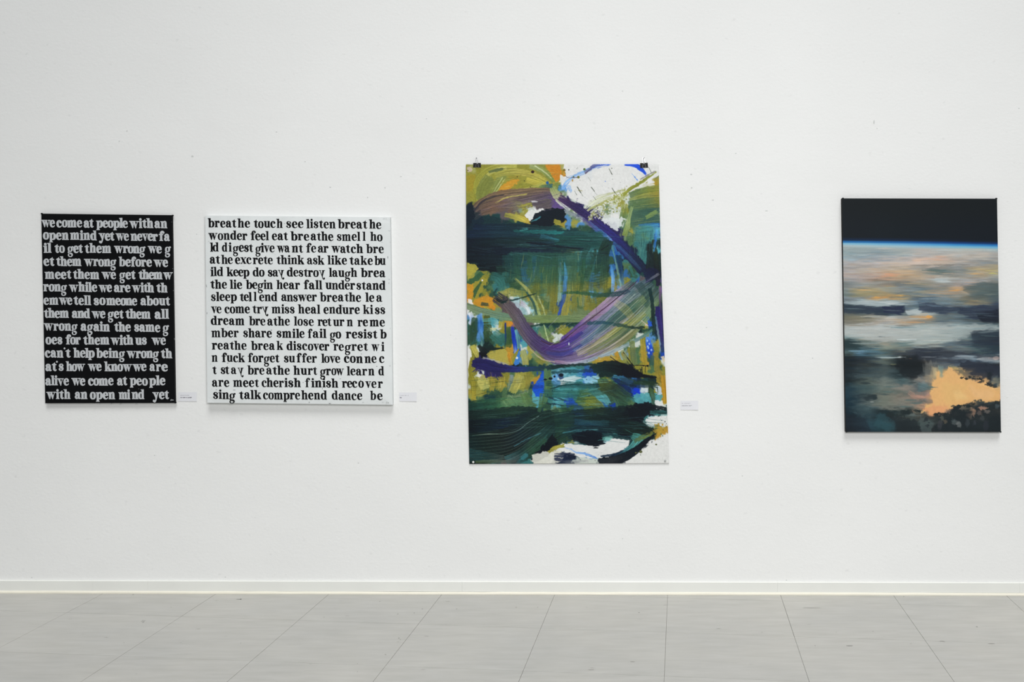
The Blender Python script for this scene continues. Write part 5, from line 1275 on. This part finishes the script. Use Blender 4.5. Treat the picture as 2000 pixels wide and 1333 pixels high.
def paint_space(q, nu, nv):
    A = Art(q, nu, nv)
    rows, ys = [], []
    for ln in SKY.split('\n'):
        yv, c = ln.split(':'); c = c.strip()
        if yv == '629': cols = [(130,128,118),(165,160,148),(175,168,158),(180,160,135),(140,140,132),(120,132,135),(110,125,130),(75,88,92),(50,60,68)]
        elif '*' in c:
            h = c.split('*')[0]; cols = [tuple(int(h[i:i+2], 16) for i in (0,2,4))] * 9
        else: cols = [tuple(int(h[i:i+2], 16) for i in (0,2,4)) for h in c.split()]
        rows.append(cols); ys.append(float(yv))
    XS = np.array([1647, 1684, 1722, 1759, 1797, 1834, 1872, 1909, 1949], float)
    low = np.clip((A.Y - 690) / 60, 0, 1); up = np.clip((A.Y - 484) / 14, 0, 1)
    # long horizontal streaks above, softer and rounder marks below
    n1 = fbm(A.X/34, A.Y/3.6, 5, 3) - .5; n2 = fbm(A.X/11, A.Y/5.0, 9, 3) - .5
    wy = (n1*(1-low) * 13 + n2*low*14) * up; wx = (fbm(A.X/26, A.Y/5, 12, 2) - .5) * 34 * up * (1 - .45*low)
    G_ = np.array(rows, float)
    tilt = (A.X - 1800) * .0095 * (A.Y < 500)
    xb = A.X - (A.Y - 388)*.016
    fx = np.interp(xb + wx, XS, np.arange(9)); fy = np.interp(A.Y + wy - tilt, ys, np.arange(len(ys)))
    ix = np.clip(np.floor(fx).astype(int), 0, 7); iy = np.clip(np.floor(fy).astype(int), 0, len(ys)-2)
    def s(t): t = np.clip(t, 0, 1); return (t*t*(3-2*t))[..., None]
    tx = s(fx - ix); ty = s(fy - iy)
    A.C = (G_[iy, ix]*(1-tx) + G_[iy, ix+1]*tx)*(1-ty) + (G_[iy+1, ix]*(1-tx) + G_[iy+1, ix+1]*tx)*ty
    st = (fbm(A.X/26, A.Y/2.6, 31, 3) - .5)*(1-low) + (fbm(A.X/9, A.Y/2.6, 37, 3) - .5)*low*.8
    A.C = A.C * (1 + (st * .22 * up)[..., None])
    tint = (fbm(A.X/16, A.Y/2.2, 55, 2) - .5) * up * (1-low)
    A.C[..., 0] += tint*14; A.C[..., 2] -= tint*14
    S = A.stroke; B = A.blob
    r = random.Random(9)
    def dab(x, y, ln, w, c, op=.6, dy=0.0, seed=None):
        S([(x - ln/2, y - dy, w*.3), (x - ln*.1, y, w), (x + ln/2, y + dy, w*.2)], c, op, .12, .6, 1.3, .06, ragged=4)
    LT, DK, OR_, PK = (196,208,208), (60,76,84), (222,168,104), (212,176,152)
    St = (16, 3)
    B([(1647,589),(1700,586),(1768,593),(1762,600),(1700,600),(1647,596)], (176,190,194), .55, 6, 3, 8, St)
    B([(1647,594),(1690,598),(1740,599),(1768,597),(1766,610),(1750,615),(1700,613),(1647,612)], (52,64,78), .85, 5, 2.5, 8, St)
    B([(1722,600),(1764,598),(1766,610),(1756,614),(1730,612)], (44,52,76), .85, 4, 2.5, 8, St)
    B([(1792,594),(1815,592),(1850,600),(1880,604),(1850,613),(1820,612),(1796,608)], (58,68,86), .8, 5, 3, 8, St)
    B([(1870,602),(1905,600),(1952,596),(1953,628),(1925,630),(1900,622),(1876,616)], (52,60,78), .75, 6, 3, 8, St)
    B([(1905,612),(1953,604),(1953,629),(1920,630)], (36,42,54), .85, 4, 3, 8, St)
    B([(1768,607),(1786,605),(1802,608),(1796,613),(1772,614)], (184,196,198), .8, 3, 2, 8, St)
    B([(1649,636),(1720,632),(1800,636),(1890,636),(1952,634),(1953,646),(1900,652),(1870,664),(1800,668),(1720,664),(1680,662),(1649,656)], (186,194,192), .62, 7, 5, 9, St)
    B([(1648,612),(1690,616),(1730,620),(1700,632),(1648,634)], (118,118,106), .4, 6, 4, 8, St)
    B([(1896,648),(1920,642),(1953,646),(1953,690),(1920,690),(1900,676)], (48,58,72), .6, 8, 5, 9, St)
    B([(1770,684),(1800,680),(1860,686),(1953,696),(1953,704),(1880,694),(1820,700),(1780,694)], (52,58,68), .7, 5, 3, 8, St)
    B([(1880,556),(1953,552),(1953,592),(1910,588),(1886,574)], (86,102,104), .55, 8, 5, 9, St)
    B([(1649,664),(1672,668),(1690,676),(1670,684),(1650,682)], (40,58,62), .75, 5, 4, 8, St)
    for (x, yy, ln, w, c, op) in (
        (1680,499,30,3,LT,.4),(1730,485.5,40,3,(214,206,196),.5),(1850,489,60,2.4,(190,206,210),.5),(1740,506,50,3,(214,196,182),.4),(1812,509,60,4,(224,190,164),.5),(1836,508,30,2,(226,176,146),.5),(1680,500,40,1.6,(120,146,156),.4),
        (1715,494,70,2,(128,150,158),.4),(1826,528,50,3,(84,108,106),.6),(1860,518,70,3,(110,108,104),.5),(1798,518,40,2.4,(108,106,104),.4),(1740,536,36,4,(224,164,128),.6),(1744,539,22,2,(232,150,110),.5),(1760,530,60,3,(210,178,140),.4),
        (1905,535,34,2.4,(226,176,112),.7),(1914,526,24,3,(206,186,140),.5),(1940,534,18,3,(208,200,120),.7),(1935,529,22,1.6,(206,196,130),.6),(1850,544,46,4,(196,206,206),.6),(1843,550,30,3,(200,210,212),.6),(1780,554,40,2,(210,176,130),.4),
        (1700,546,30,3,(130,118,108),.5),(1728,556,30,3,(132,124,112),.5),(1740,560,30,2,(190,160,110),.4),(1899,552,30,3,(214,170,140),.5),(1690,567,30,3,(214,172,118),.5),(1866,568,24,3,(222,164,104),.7),(1870,566,16,1.6,(240,180,110),.6),
        (1710,581,22,4,(226,168,90),.7),(1764,577,26,2.6,(226,170,90),.7),(1752,579,30,2,(200,160,100),.5),(1826,573,24,2,(196,160,120),.4),(1740,591,44,4,(196,206,206),.6),(1680,595,60,4,(180,194,198),.5),(1742,594,26,2.4,(214,220,218),.7),(1700,590,36,2,(190,200,200),.5),
        (1772,577,20,1.4,(100,110,108),.5),(1815,584,40,2,(180,196,200),.4),(1870,592,30,3,(150,164,168),.5),(1900,596,40,2,(190,168,130),.4),(1655,596,26,4,(50,64,72),.6),(1700,602,40,6,(52,62,76),.5),(1748,606,40,8,(48,58,76),.6),(1830,606,50,7,(56,68,84),.55),(1920,600,44,8,(56,66,86),.5),
        (1790,609,44,3.6,(188,198,198),.8),(1820,611,30,2,(150,164,168),.5),(1706,619,50,3,(200,200,192),.5),(1740,622,30,2,(206,196,182),.5),(1815,619,14,6,(232,170,96),.85),(1808,622,10,3,(232,180,116),.6),(1790,630,34,3,(206,160,116),.7),(1770,634,30,2,(186,160,132),.5),
        (1880,618,60,2,(130,146,150),.4),(1840,628,40,2,(70,86,96),.5),(1700,642,80,4,(208,212,208),.5),(1766,640,50,3,(90,124,134),.4),(1772,664,40,2.4,(216,226,226),.7),(1830,666,60,2,(206,214,210),.6),(1722,658,16,1.6,(96,110,112),.6),(1900,641,70,4,(170,186,188),.5),(1810,646,60,4,(202,208,202),.5),
        (1690,671,60,3,(170,184,182),.5),(1676,686,36,4,(124,162,184),.6),(1680,690,26,3,(110,150,180),.7),(1740,699,60,2.6,(190,206,208),.75),(1762,698,16,3,(206,216,216),.8),(1779,701,8,2,(220,160,120),.8),(1815,686,70,5,(58,66,78),.6),(1890,674,30,3,(54,64,84),.6),(1770,692,50,4,(66,74,82),.6),
        (1815,698,30,2,(150,160,166),.5),(1885,696,40,4,(160,172,180),.6),(1930,702,44,8,(170,174,178),.5),(1946,700,14,8,(196,176,168),.6),(1700,712,50,5,(54,62,60),.5),(1745,712,14,3,(130,132,100),.5),(1900,716,60,6,(44,50,60),.6),(1935,723,40,6,(36,42,50),.6),(1930,610,50,5,(46,52,66),.6),(1935,625,40,7,(38,44,54),.6),
        (1930,660,36,14,(50,60,70),.45),(1660,668,30,7,(44,60,64),.6),(1700,679,50,3,(84,102,104),.4)):
        dab(xx := x, yy, ln, w, c, op)
    for k in range(260):
        yy = 486 + 220 * r.random()**.9; x = r.uniform(1650, 1950)
        i = min(7, max(0, int(np.interp(x, XS, np.arange(9)) + r.uniform(-.6, .9)))); j = int(np.interp(yy + r.uniform(-3, 3), ys, np.arange(len(ys))))
        c = np.clip(G_[j, i] * r.uniform(.92, 1.10) + r.uniform(-6, 6), 0, 255)
        dab(x, yy, r.uniform(16, 46), r.uniform(1.4, 3.6), tuple(c), r.uniform(.3, .65), r.uniform(-1.2, 1.2))
    for k in range(70):
        yy = r.uniform(705, 842); x = r.uniform(1654, 1800)
        i = min(7, max(0, int(np.interp(x, XS, np.arange(9)) + r.uniform(-.6, .9)))); j = int(np.interp(yy + r.uniform(-7, 7), ys, np.arange(len(ys))))
        dab(x, yy, r.uniform(8, 30), r.uniform(2.5, 6), tuple(np.clip(G_[j, i]*r.uniform(.85, 1.12), 0, 255)), r.uniform(.3, .5), r.uniform(-1.5, 1.5))
    # smoky column and the gold opening below
    B([(1752,702),(1790,698),(1806,708),(1806,724),(1798,736),(1778,742),(1762,732),(1750,720)], (30,36,40), .75, 8, 8, 12)
    B([(1806,706),(1826,708),(1832,728),(1826,744),(1812,744),(1804,724)], (130,130,124), .55, 6, 7, 8, (3, 12))
    B([(1818,716),(1832,718),(1836,734),(1828,746),(1818,738)], (176,160,126), .55, 5, 5, 8, (3, 12))
    B([(1822,742),(1830,726),(1846,728),(1852,718),(1872,720),(1878,734),(1890,744),(1906,748),(1926,756),(1952,764),(1953,788),(1932,786),(1905,784),(1885,790),(1866,792),(1858,800),(1842,806),(1826,812),(1812,806),(1800,804),(1808,792),(1822,786),(1816,770),(1820,756)],
      (236,186,124), .96, 6, 3.0, 8, (7, 10), tone=.03)
    B([(1838,752),(1880,750),(1890,778),(1850,790)], (232,190,124), .6, 10, 10, 14); B([(1896,756),(1945,766),(1940,778),(1900,776)], (240,194,140), .5, 8, 8, 12)
    B([(1802,804),(1820,790),(1850,794),(1844,808),(1820,814)], (232,160,118), .6, 8, 6, 8); B([(1862,768),(1884,766),(1888,780),(1866,786)], (242,204,140), .5, 8, 7, 9)
    B([(1822,718),(1829,718),(1831,734),(1824,736)], (200,184,146), .6, 3, 4, 8, (3,9)); B([(1833,716),(1841,716),(1842,734),(1836,738)], (128,154,148), .65, 3, 4, 8, (3,9)); B([(1850,716),(1868,714),(1880,724),(1884,734),(1866,726)], (156,150,108), .6, 5, 4, 5)
    B([(1862,722),(1880,722),(1900,732),(1916,742),(1900,742),(1884,738)], (84,84,84), .6, 5, 5, 6)
    S([(1776,768,8),(1790,776,9),(1806,778,7)], (196,150,130), .35, .3, 3); S([(1800,752,20),(1812,758,10)], (120,140,142), .5, .3, 3); S([(1795,757,20),(1822,757,4)], (90,118,122), .5, .3)
    for (x, yy, w_, ln) in ((1820,757,3,24),(1813,761,2.4,20),(1792,788,3.4,30),(1780,782,4,26),(1768,795,3,30),(1740,756,3,30),(1736,766,3,26)): dab(x, yy, ln, w_, (84,108,108), .6)
    # dark ragged cloud tops
    def crag(pts, n, sz, col, sd, op=.95):
        q = random.Random(sd)
        P = spline([(a, b, 0) for a, b in pts], 6)
        for k in range(n):
            c = P[q.randrange(len(P))]; x = c[0] + q.uniform(-3, 3); y = c[1] + q.uniform(-3, 3); a = sz*q.uniform(.45, 1.1); b = a*q.uniform(.4, .8)
            B([(x + a*math.cos(6.28*i/7)*q.uniform(.6, 1.1), y + b*math.sin(6.28*i/7)*q.uniform(.6, 1.1)) for i in range(7)], col, op*q.uniform(.6, 1), 2, .9, 3)
    D1 = (36,44,48)
    B([(1870,706),(1905,708),(1953,716),(1953,738),(1935,742),(1918,740),(1898,732),(1880,722)], (48,54,66), .8, 6, 4, 9, (9,5))
    B([(1926,726),(1938,728),(1936,742),(1928,742)], (34,42,48), .7, 4, 4)
    crag([(1882,738),(1894,740),(1900,738)], 7, 5, D1, 1); crag([(1906,738),(1914,742),(1912,748)], 9, 4, D1, 2); crag([(1918,748),(1930,750),(1938,753),(1944,754)], 16, 5.5, D1, 3)
    B([(1936,736),(1950,734),(1953,756),(1944,756),(1934,746)], (96,112,116), .5, 5, 4)
    crag([(1866,802),(1872,796),(1882,792),(1892,792),(1902,790)], 18, 6, (38,46,48), 4); crag([(1900,786),(1912,783),(1918,783)], 7, 3.4, (60,68,66), 5)
    B([(1856,812),(1866,800),(1880,798),(1886,812),(1896,818),(1906,806),(1920,812),(1930,798),(1944,790),(1954,784),(1956,846),(1826,846),(1830,826),(1846,820)], (36,44,48), .88, 8, 2.4, 7)
    crag([(1922,800),(1934,794),(1948,788)], 16, 7, (42,50,52), 6); crag([(1826,812),(1838,810),(1850,812)], 14, 7, (40,48,50), 7); crag([(1858,806),(1866,796),(1872,806),(1870,818)], 14, 7, (36,44,48), 8)
    crag([(1900,800),(1908,802),(1904,814)], 10, 5, (40,48,52), 21)
    for (x, yy, rx, ry, c, op) in ((1902,806,4,8,(170,134,112),.6),(1899,800,5,3,(190,150,120),.5),(1920,798,10,3.5,(206,156,130),.7),(1928,804,6,3,(150,136,128),.5),(1912,806,4,5,(140,120,110),.45),(1868,826,9,4,(104,112,112),.5),(1873,830,5,6,(132,136,134),.55),
                                  (1862,822,5,4,(80,92,94),.5),(1836,830,6,9,(78,78,84),.45),(1840,818,4,6,(110,112,98),.5),(1846,824,3,4,(140,120,96),.45),(1890,826,4,8,(70,78,84),.5),(1925,832,6,10,(58,60,70),.4),(1918,818,5,5,(84,88,90),.4),(1948,794,4,5,(96,110,116),.5),(1904,826,3,5,(78,80,92),.4)):
        B([(x + rx*math.cos(6.28*i/8), yy + ry*math.sin(6.28*i/8)) for i in range(8)], c, op, 3, 2.5, 4)
    B([(1800,810),(1814,816),(1822,830),(1816,846),(1800,846),(1796,826)], (84,98,98), .6, 6, 4, 8); crag([(1808,820),(1814,826),(1812,836)], 8, 5, (46,54,58), 9, .8)
    crag([(1730,806),(1745,812),(1765,808),(1780,806),(1796,803)], 22, 8, (38,48,50), 10, .85); B([(1722,812),(1760,814),(1790,822),(1800,846),(1760,846),(1740,830)], (38,46,50), .7, 7, 4)
    B([(1714,808),(1728,812),(1748,826),(1752,842),(1730,846),(1706,828)], (52,84,92), .6, 7, 5, 8); B([(1768,812),(1782,809),(1798,811),(1784,815)], (104,118,118), .6, 3, 2.5)
    crag([(1690,776),(1702,777),(1714,776)], 12, 7, (44,56,60), 11, .7); A.dot(1703, 785.5, 4, 1.2, (180,184,180), .5)
    B([(1652,812),(1690,816),(1704,846),(1652,846)], (34,42,52), .55, 8, 7)
    # fabric grain
    A.C = np.clip(A.C * (1 + ((vnoise(A.X*1.6, A.Y*1.6, 70) - .5)*.03)[..., None]), 0, 255)
    return A

# ---------------------------------------------------------------- hang the two pictures
artA = paint_abstract(QP, 564, 878)
def paper_sheet(q, A):
    nu, nv = A.nu, A.nv
    u = np.linspace(0, 1, nu + 1)[None, :]; v = np.linspace(0, 1, nv + 1)[:, None]
    # the sheet hangs free of the wall between clips and pins, and bellies a little
    off = 0.006 + 0.010*np.sin(math.pi*np.clip(v, 0, 1)) + 0.003*np.sin(math.pi*u)*(1-v) + 0.004*np.sin(2*math.pi*u + .8)*v*(1-v)*2 + 0.011*(1-u)**2*np.sin(math.pi*v)
    X = A.X; Y = A.Y
    # edges are not quite straight: a slight belly at the left and a kink at the right
    X = X + (1-u)*(-0.9*np.sin(math.pi*v)) + u*(-2.2*np.sin(math.pi*np.clip(v*1.15, 0, 1)))
    uu = X - PX; vv = PY - Y
    a = uu - vv*ROLL; b = vv + uu*ROLL; d = D - off
    Pt = np.stack([a*d/F, -off, H + b*d/F], axis=-1).reshape(-1, 3)
    n1 = nu + 1
    front = len(Pt)
    # back sheet is only the border ring: the paper is half a millimetre thick
    jj, ii = np.meshgrid(np.arange(nv), np.arange(nu), indexing='ij')
    a0 = (jj*n1 + ii).ravel()
    F4 = np.stack([a0, a0 + n1, a0 + n1 + 1, a0 + 1], axis=1)
    ring_ = [i for i in range(nu)] + [j*n1 + nu for j in range(nv)] + [nv*n1 + i for i in range(nu, 0, -1)] + [j*n1 for j in range(nv, 0, -1)]
    ring_ = np.array(ring_); m = len(ring_)
    back = Pt[ring_] + np.array([0, 0.0005, 0])
    side = np.stack([ring_, np.roll(ring_, -1), front + np.roll(np.arange(m), -1), front + np.arange(m)], axis=1)
    V = np.vstack([Pt, back]); Fc = np.vstack([F4, side])
    me = bpy.data.meshes.new('paper_painting')
    me.vertices.add(len(V)); me.vertices.foreach_set('co', V.astype(np.float32).ravel())
    me.loops.add(Fc.size); me.loops.foreach_set('vertex_index', Fc.astype(np.int32).ravel())
    me.polygons.add(len(Fc)); me.polygons.foreach_set('loop_start', (np.arange(len(Fc))*4).astype(np.int32)); me.polygons.foreach_set('loop_total', np.full(len(Fc), 4, np.int32))
    me.update(calc_edges=True); me.validate()
    me.polygons.foreach_set('use_smooth', [True]*len(me.polygons))
    ca = me.color_attributes.new('paint', 'FLOAT_COLOR', 'POINT')
    arr = np.ones((len(V), 4), np.float32); col = to_paint(A.C).reshape(-1, 3)
    arr[:front, :3] = col; arr[front:, :3] = col[ring_]
    ca.data.foreach_set('color', arr.ravel())
    me.materials.append(paint_material('acrylic_on_paper', 0.55, 0.1, 0.0006, (170,)))
    o = bpy.data.objects.new('paper_painting', me); SC.collection.objects.link(o)
    return o
paper = paper_sheet(QP, artA)
tag(paper, 'large unframed abstract on paper with green, blue and violet brush sweeps, hung from two clips', 'painting')

artB = paint_space(QS, 404, 610)
TSP = 0.03
space = canvas_body('sky_painting', QS, TSP, paint_material('oil_on_canvas', 0.55, 0.1, 0.0003, (500,)), mat('black_canvas_edge', (15, 17, 19), 0.6, 0.1),
                    nu=artB.nu, nv=artB.nv, colors=to_paint(artB.C), r=0.004)
tag(space, 'tall canvas of clouds under a black sky with a thin blue horizon line', 'painting')
for c in ((1646.4, 387.8), (1946.0, 388.2), (1653.0, 843.6), (1954.0, 843.8)):
    corner_fold(c[0], c[1], TSP, space.data.materials[1], space)

# ---------------------------------------------------------------- binder clips on nails, pins
def tube(pts, r, n=6, closed=False):
    P = np.array(pts, float); vs_, fs_ = [], []
    T = np.gradient(P, axis=0); up = np.array([0, 1.0, 0.0])
    for i, p in enumerate(P):
        t = T[i]/(np.linalg.norm(T[i]) + 1e-12)
        a = np.cross(t, up); 
        if np.linalg.norm(a) < 1e-3: a = np.cross(t, [1, 0, 0])
        a /= np.linalg.norm(a); b = np.cross(t, a)
        for k in range(n):
            an = 6.2832*k/n; vs_.append(tuple(p + r*(a*math.cos(an) + b*math.sin(an))))
    for i in range(len(P)-1):
        for k in range(n): fs_.append((i*n+k, i*n+(k+1) % n, (i+1)*n+(k+1) % n, (i+1)*n+k))
    fs_.append(tuple(range(n-1, -1, -1))); fs_.append(tuple((len(P)-1)*n + k for k in range(n)))
    return vs_, fs_
m_clip = mat('black_enamel', (24, 24, 26), 0.35, 0.5); m_wire = mat('nickel_wire', (200, 202, 204), 0.3, 0.5, metal=0.85); m_nail = mat('dull_steel_nail', (96, 96, 98), 0.45, 0.5, metal=0.7)
m_hem = mat('worn_clip_edge', (72, 72, 76), 0.3, 0.5)
def binder_clip(cx, top, bot, wtop, wbot, nailx, naily, tilt, label):
    """cx: centre (px); the black body is a folded triangle gripping the sheet, wires above and in front"""
    k = D / F
    root = empty('binder_clip', W(cx, bot, 0.006)); bpy.context.view_layer.update()
    ox, oy, oz = root.location
    def L(px, py, off): 
        c = W(cx + (px-cx) - (py-bot)*tilt, py + (px-cx)*tilt, off); return (c[0]-ox, c[1]-oy, c[2]-oz)
    # body: front wall, spine, back wall (cross-section is a narrow triangle, wide at the top)
    v = []; f = []
    n = 8
    prof = [(bot, 0.0078), (bot - .8, 0.0092), (top + 2.2, 0.0150), (top + .6, 0.0158), (top, 0.0140), (top, 0.0050), (top + .6, 0.0022), (bot - .8, 0.0046), (bot, 0.0054)]
    th = 0.0007
    for (py, off) in prof:
        w_ = wtop + (wbot - wtop)*(py - top)/(bot - top)
        for s in range(n + 1): v.append(L(cx - w_/2 + w_*s/n, py, off))
    for a in range(len(prof)-1):
        for s in range(n):
            b = a*(n+1) + s; f.append((b, b+1, b+n+2, b+n+1))
    body = link_mesh('clip_body', v, f, m_clip, root)
    so = body.modifiers.new('thickness', 'SOLIDIFY'); so.thickness = th
    # rolled hem where the wires are held
    for (x0, x1) in ((cx - 2.6, cx - .6), (cx + .6, cx + 2.6)):
        vv, ff = tube([L(x0, bot - .5, .0100), L((x0+x1)/2, bot - .5, .0102), L(x1, bot - .5, .0100)], 0.0010)
        link_mesh('hem', vv, ff, m_hem, root)
    # front wire, folded down over the body
    fr = spline([(cx - 3.4, bot - .7, 0), (cx - 2.2, top + 4.2, 0), (cx - 1.2, top + 1.4, 0), (cx, top + .6, 0), (cx + 1.2, top + 1.4, 0), (cx + 2.2, top + 4.2, 0), (cx + 3.4, bot - .7, 0)], 4)
    vv, ff = tube([L(x, y, .0168 - .0055*(y - top)/(bot - top)) for x, y, _ in fr], 0.0007); link_mesh('wire_handle', vv, ff, m_wire, root)
    # back wire, standing up to the nail
    bk = spline([(cx - 2.8, bot - 1.5, 0), (cx - 2.6, top, 0), (cx - 1.8 + (nailx-cx)*.4, (top+naily)/2 + .5, 0), (nailx - 2.0, naily + 2.0, 0), (nailx - 1.0, naily + .1, 0), (nailx, naily - .5, 0), (nailx + 1.0, naily + .1, 0), (nailx + 2.0, naily + 2.0, 0), (cx + 1.8 + (nailx-cx)*.4, (top+naily)/2 + .5, 0), (cx + 2.6, top, 0), (cx + 2.8, bot - 1.5, 0)], 4)
    vv, ff = tube([L(x, y, .0042) for x, y, _ in bk], 0.0008); link_mesh('wire_handle', vv, ff, m_wire, root)
    tag(root, label, 'clip')
    c = W(nailx, naily + .9, 0)
    nl = empty('nail', c)
    vv, ff = tube([(0, 0.004, 0), (0, -0.006, 0.0004), (0, -0.0105, 0.0008)], 0.0010, 8); link_mesh('shank', vv, ff, m_nail, nl)
    hv = []; hf = []
    for (y, r) in ((-.0100, .0016), (-.0106, .0024), (-.0116, .0024), (-.0120, .0012)):
        for q in range(10): hv.append((r*math.cos(6.2832*q/10), y, .0008 + r*math.sin(6.2832*q/10)))
    for a in range(3):
        for q in range(10): hf.append((a*10+q, a*10+(q+1) % 10, (a+1)*10+(q+1) % 10, (a+1)*10+q))
    hf.append(tuple(range(9, -1, -1))); hf.append(tuple(range(30, 40)))
    link_mesh('nail_head', hv, hf, m_nail, nl)
    return root, nl
_, n1_ = binder_clip(931.8, 318.4, 327.4, 14.4, 15.4, 930.8, 308.8, 0.0, 'black binder clip on the top left corner of the large abstract paper')
tag(n1_, 'small steel nail above the left clip of the abstract paper', 'nail')
_, n2_ = binder_clip(1258.2, 318.4, 328.2, 14.6, 15.6, 1257.8, 308.4, -0.06, 'black binder clip on the top right corner of the large abstract paper')
tag(n2_, 'small steel nail above the right clip of the abstract paper', 'nail')

def round_pin(px, py, rgb, label):
    c = W(px, py, 0.0); root = empty('pin', c); v = []; f = []
    rr = 2.2*D/F; n = 14; y0 = -0.0078
    for (y, r) in ((y0 + .0006, rr*.96), (y0 - .0010, rr), (y0 - .0017, rr*.8), (y0 - .0020, rr*.3)):
        for q in range(n): v.append((r*math.cos(6.2832*q/n), y, r*math.sin(6.2832*q/n)))
    for a in range(3):
        for q in range(n): f.append((a*n+q, a*n+(q+1) % n, (a+1)*n+(q+1) % n, (a+1)*n+q))
    f.append(tuple(range(n-1, -1, -1))); f.append(tuple(range(3*n, 4*n)))
    link_mesh('pin_head', v, f, mat('pale_pin_metal', rgb, 0.4, 0.4), root, smooth=False)
    vv, ff = tube([(0, 0.003, 0), (0, -.002, 0), (0, y0, 0)], 0.0006, 6); link_mesh('pin_point', vv, ff, m_nail, root)
    tag(root, label, 'pin'); return root
round_pin(924.6, 902.8, (206, 208, 204), 'round pale pin holding the bottom left corner of the abstract paper')
round_pin(1298.8, 900.3, (172, 174, 172), 'round grey pin holding the bottom right corner of the abstract paper')

# ---------------------------------------------------------------- small caption cards
m_card = mat('lavender_white_card', (224, 225, 229), 0.6, 0.15)
m_print = mat('grey_print', (150, 148, 158), 0.6, 0.2); m_printb = mat('dark_print', (104, 102, 112), 0.6, 0.2)
def scribble(ink, x0, x1, y, h, t, r, wd):
    """print too small to read: a run of tiny letter strokes"""
    x = x0
    while x < x1:
        if r.random() < .13: x += 1.0; continue
        a = r.choice((.75, .9, 1.0)) * h
        ink.poly([(x, y), (x + wd, y), (x + wd, y - a), (x, y - a)], fnb, t, t + .00012)
        if r.random() < .6:
            yy = y - a*r.choice((.95, .5, .12)); ink.poly([(x, yy), (x + .75, yy), (x + .75, yy - .22), (x, yy - .22)], fnb, t, t + .00012)
        x += r.choice((.7, .85, 1.0))
def caption(x0, y0, x1, y1, curl, lines, label):
    """thin card mounted on the wall, one corner lifting a little"""
    nx, ny = 10, 5; v = []; f = []
    def P(u, w_, t):
        off = 0.0012 + curl * (u*w_)**2
        return W(x0 + (x1-x0)*u, y0 + (y1-y0)*w_, off + t)
    for t in (0.0006, 0.0):
        for j in range(ny+1):
            for i in range(nx+1): v.append(P(i/nx, j/ny, t))
    n1 = nx+1; m = n1*(ny+1)
    for j in range(ny):
        for i in range(nx):
            a = j*n1+i; f.append((a, a+n1, a+n1+1, a+1)); f.append((m+a, m+a+1, m+a+n1+1, m+a+n1))
    rg = [i for i in range(nx)] + [j*n1+nx for j in range(ny)] + [ny*n1+i for i in range(nx, 0, -1)] + [j*n1 for j in range(ny, 0, -1)]
    for q in range(len(rg)):
        a, b = rg[q], rg[(q+1) % len(rg)]; f.append((a, b, m+b, m+a))
    o = link_mesh('caption_card', v, f, m_card, None)
    for ln in lines:
        ink = Ink(); r = random.Random(int(ln[1]*10))
        if ln[0] == 'text':
            _, y, xa, xb, s, sz, mt = ln
            # words set with the same letter shapes, scaled down
            tot = sum((GL[c][0] if c != ' ' else 8) for c in s); sc = (xb - xa)/tot; x = xa
            for c in s:
                if c == ' ': x += 8*sc; continue
                for prim in GL[c][1]:
                    ink.add(prim, lambda gx, gy, x=x: (x + gx*sc, y - gy*sz/18), fnb, .5, .0018 + .00005, .0018 + .00018, r)
                x += GL[c][0]*sc
        else:
            _, y, xa, xb, h, mt = ln
            scribble(ink, xa, xb, y, h, .00185, r, .34)
        link_mesh('lettering', ink.v, ink.f, mt, o)
    tag(o, label, 'label'); return o
caption(348.2, 766.6, 384.2, 784.4, 0.0006, [('s', 773.4, 352.2, 368.8, 1.5, m_print), ('text', 778.0, 352.2, 374.6, 'we come at people', 2.4, m_printb)], 'small pale caption card beside the bottom right corner of the black canvas')
caption(779.8, 767.2, 813.8, 784.4, 0.0016, [('s', 773.8, 781.2, 797.6, 1.5, m_print), ('text', 778.2, 781.0, 784.6, 'be', 2.4, m_printb)], 'small pale caption card beside the bottom right corner of the white canvas')
caption(1329.2, 783.2, 1363.8, 801.0, 0.0016, [('s', 789.0, 1331.8, 1348.2, 1.5, m_print), ('s2', 793.8, 1331.6, 1357.2, 1.8, m_printb)], 'small pale caption card to the right of the large abstract paper')
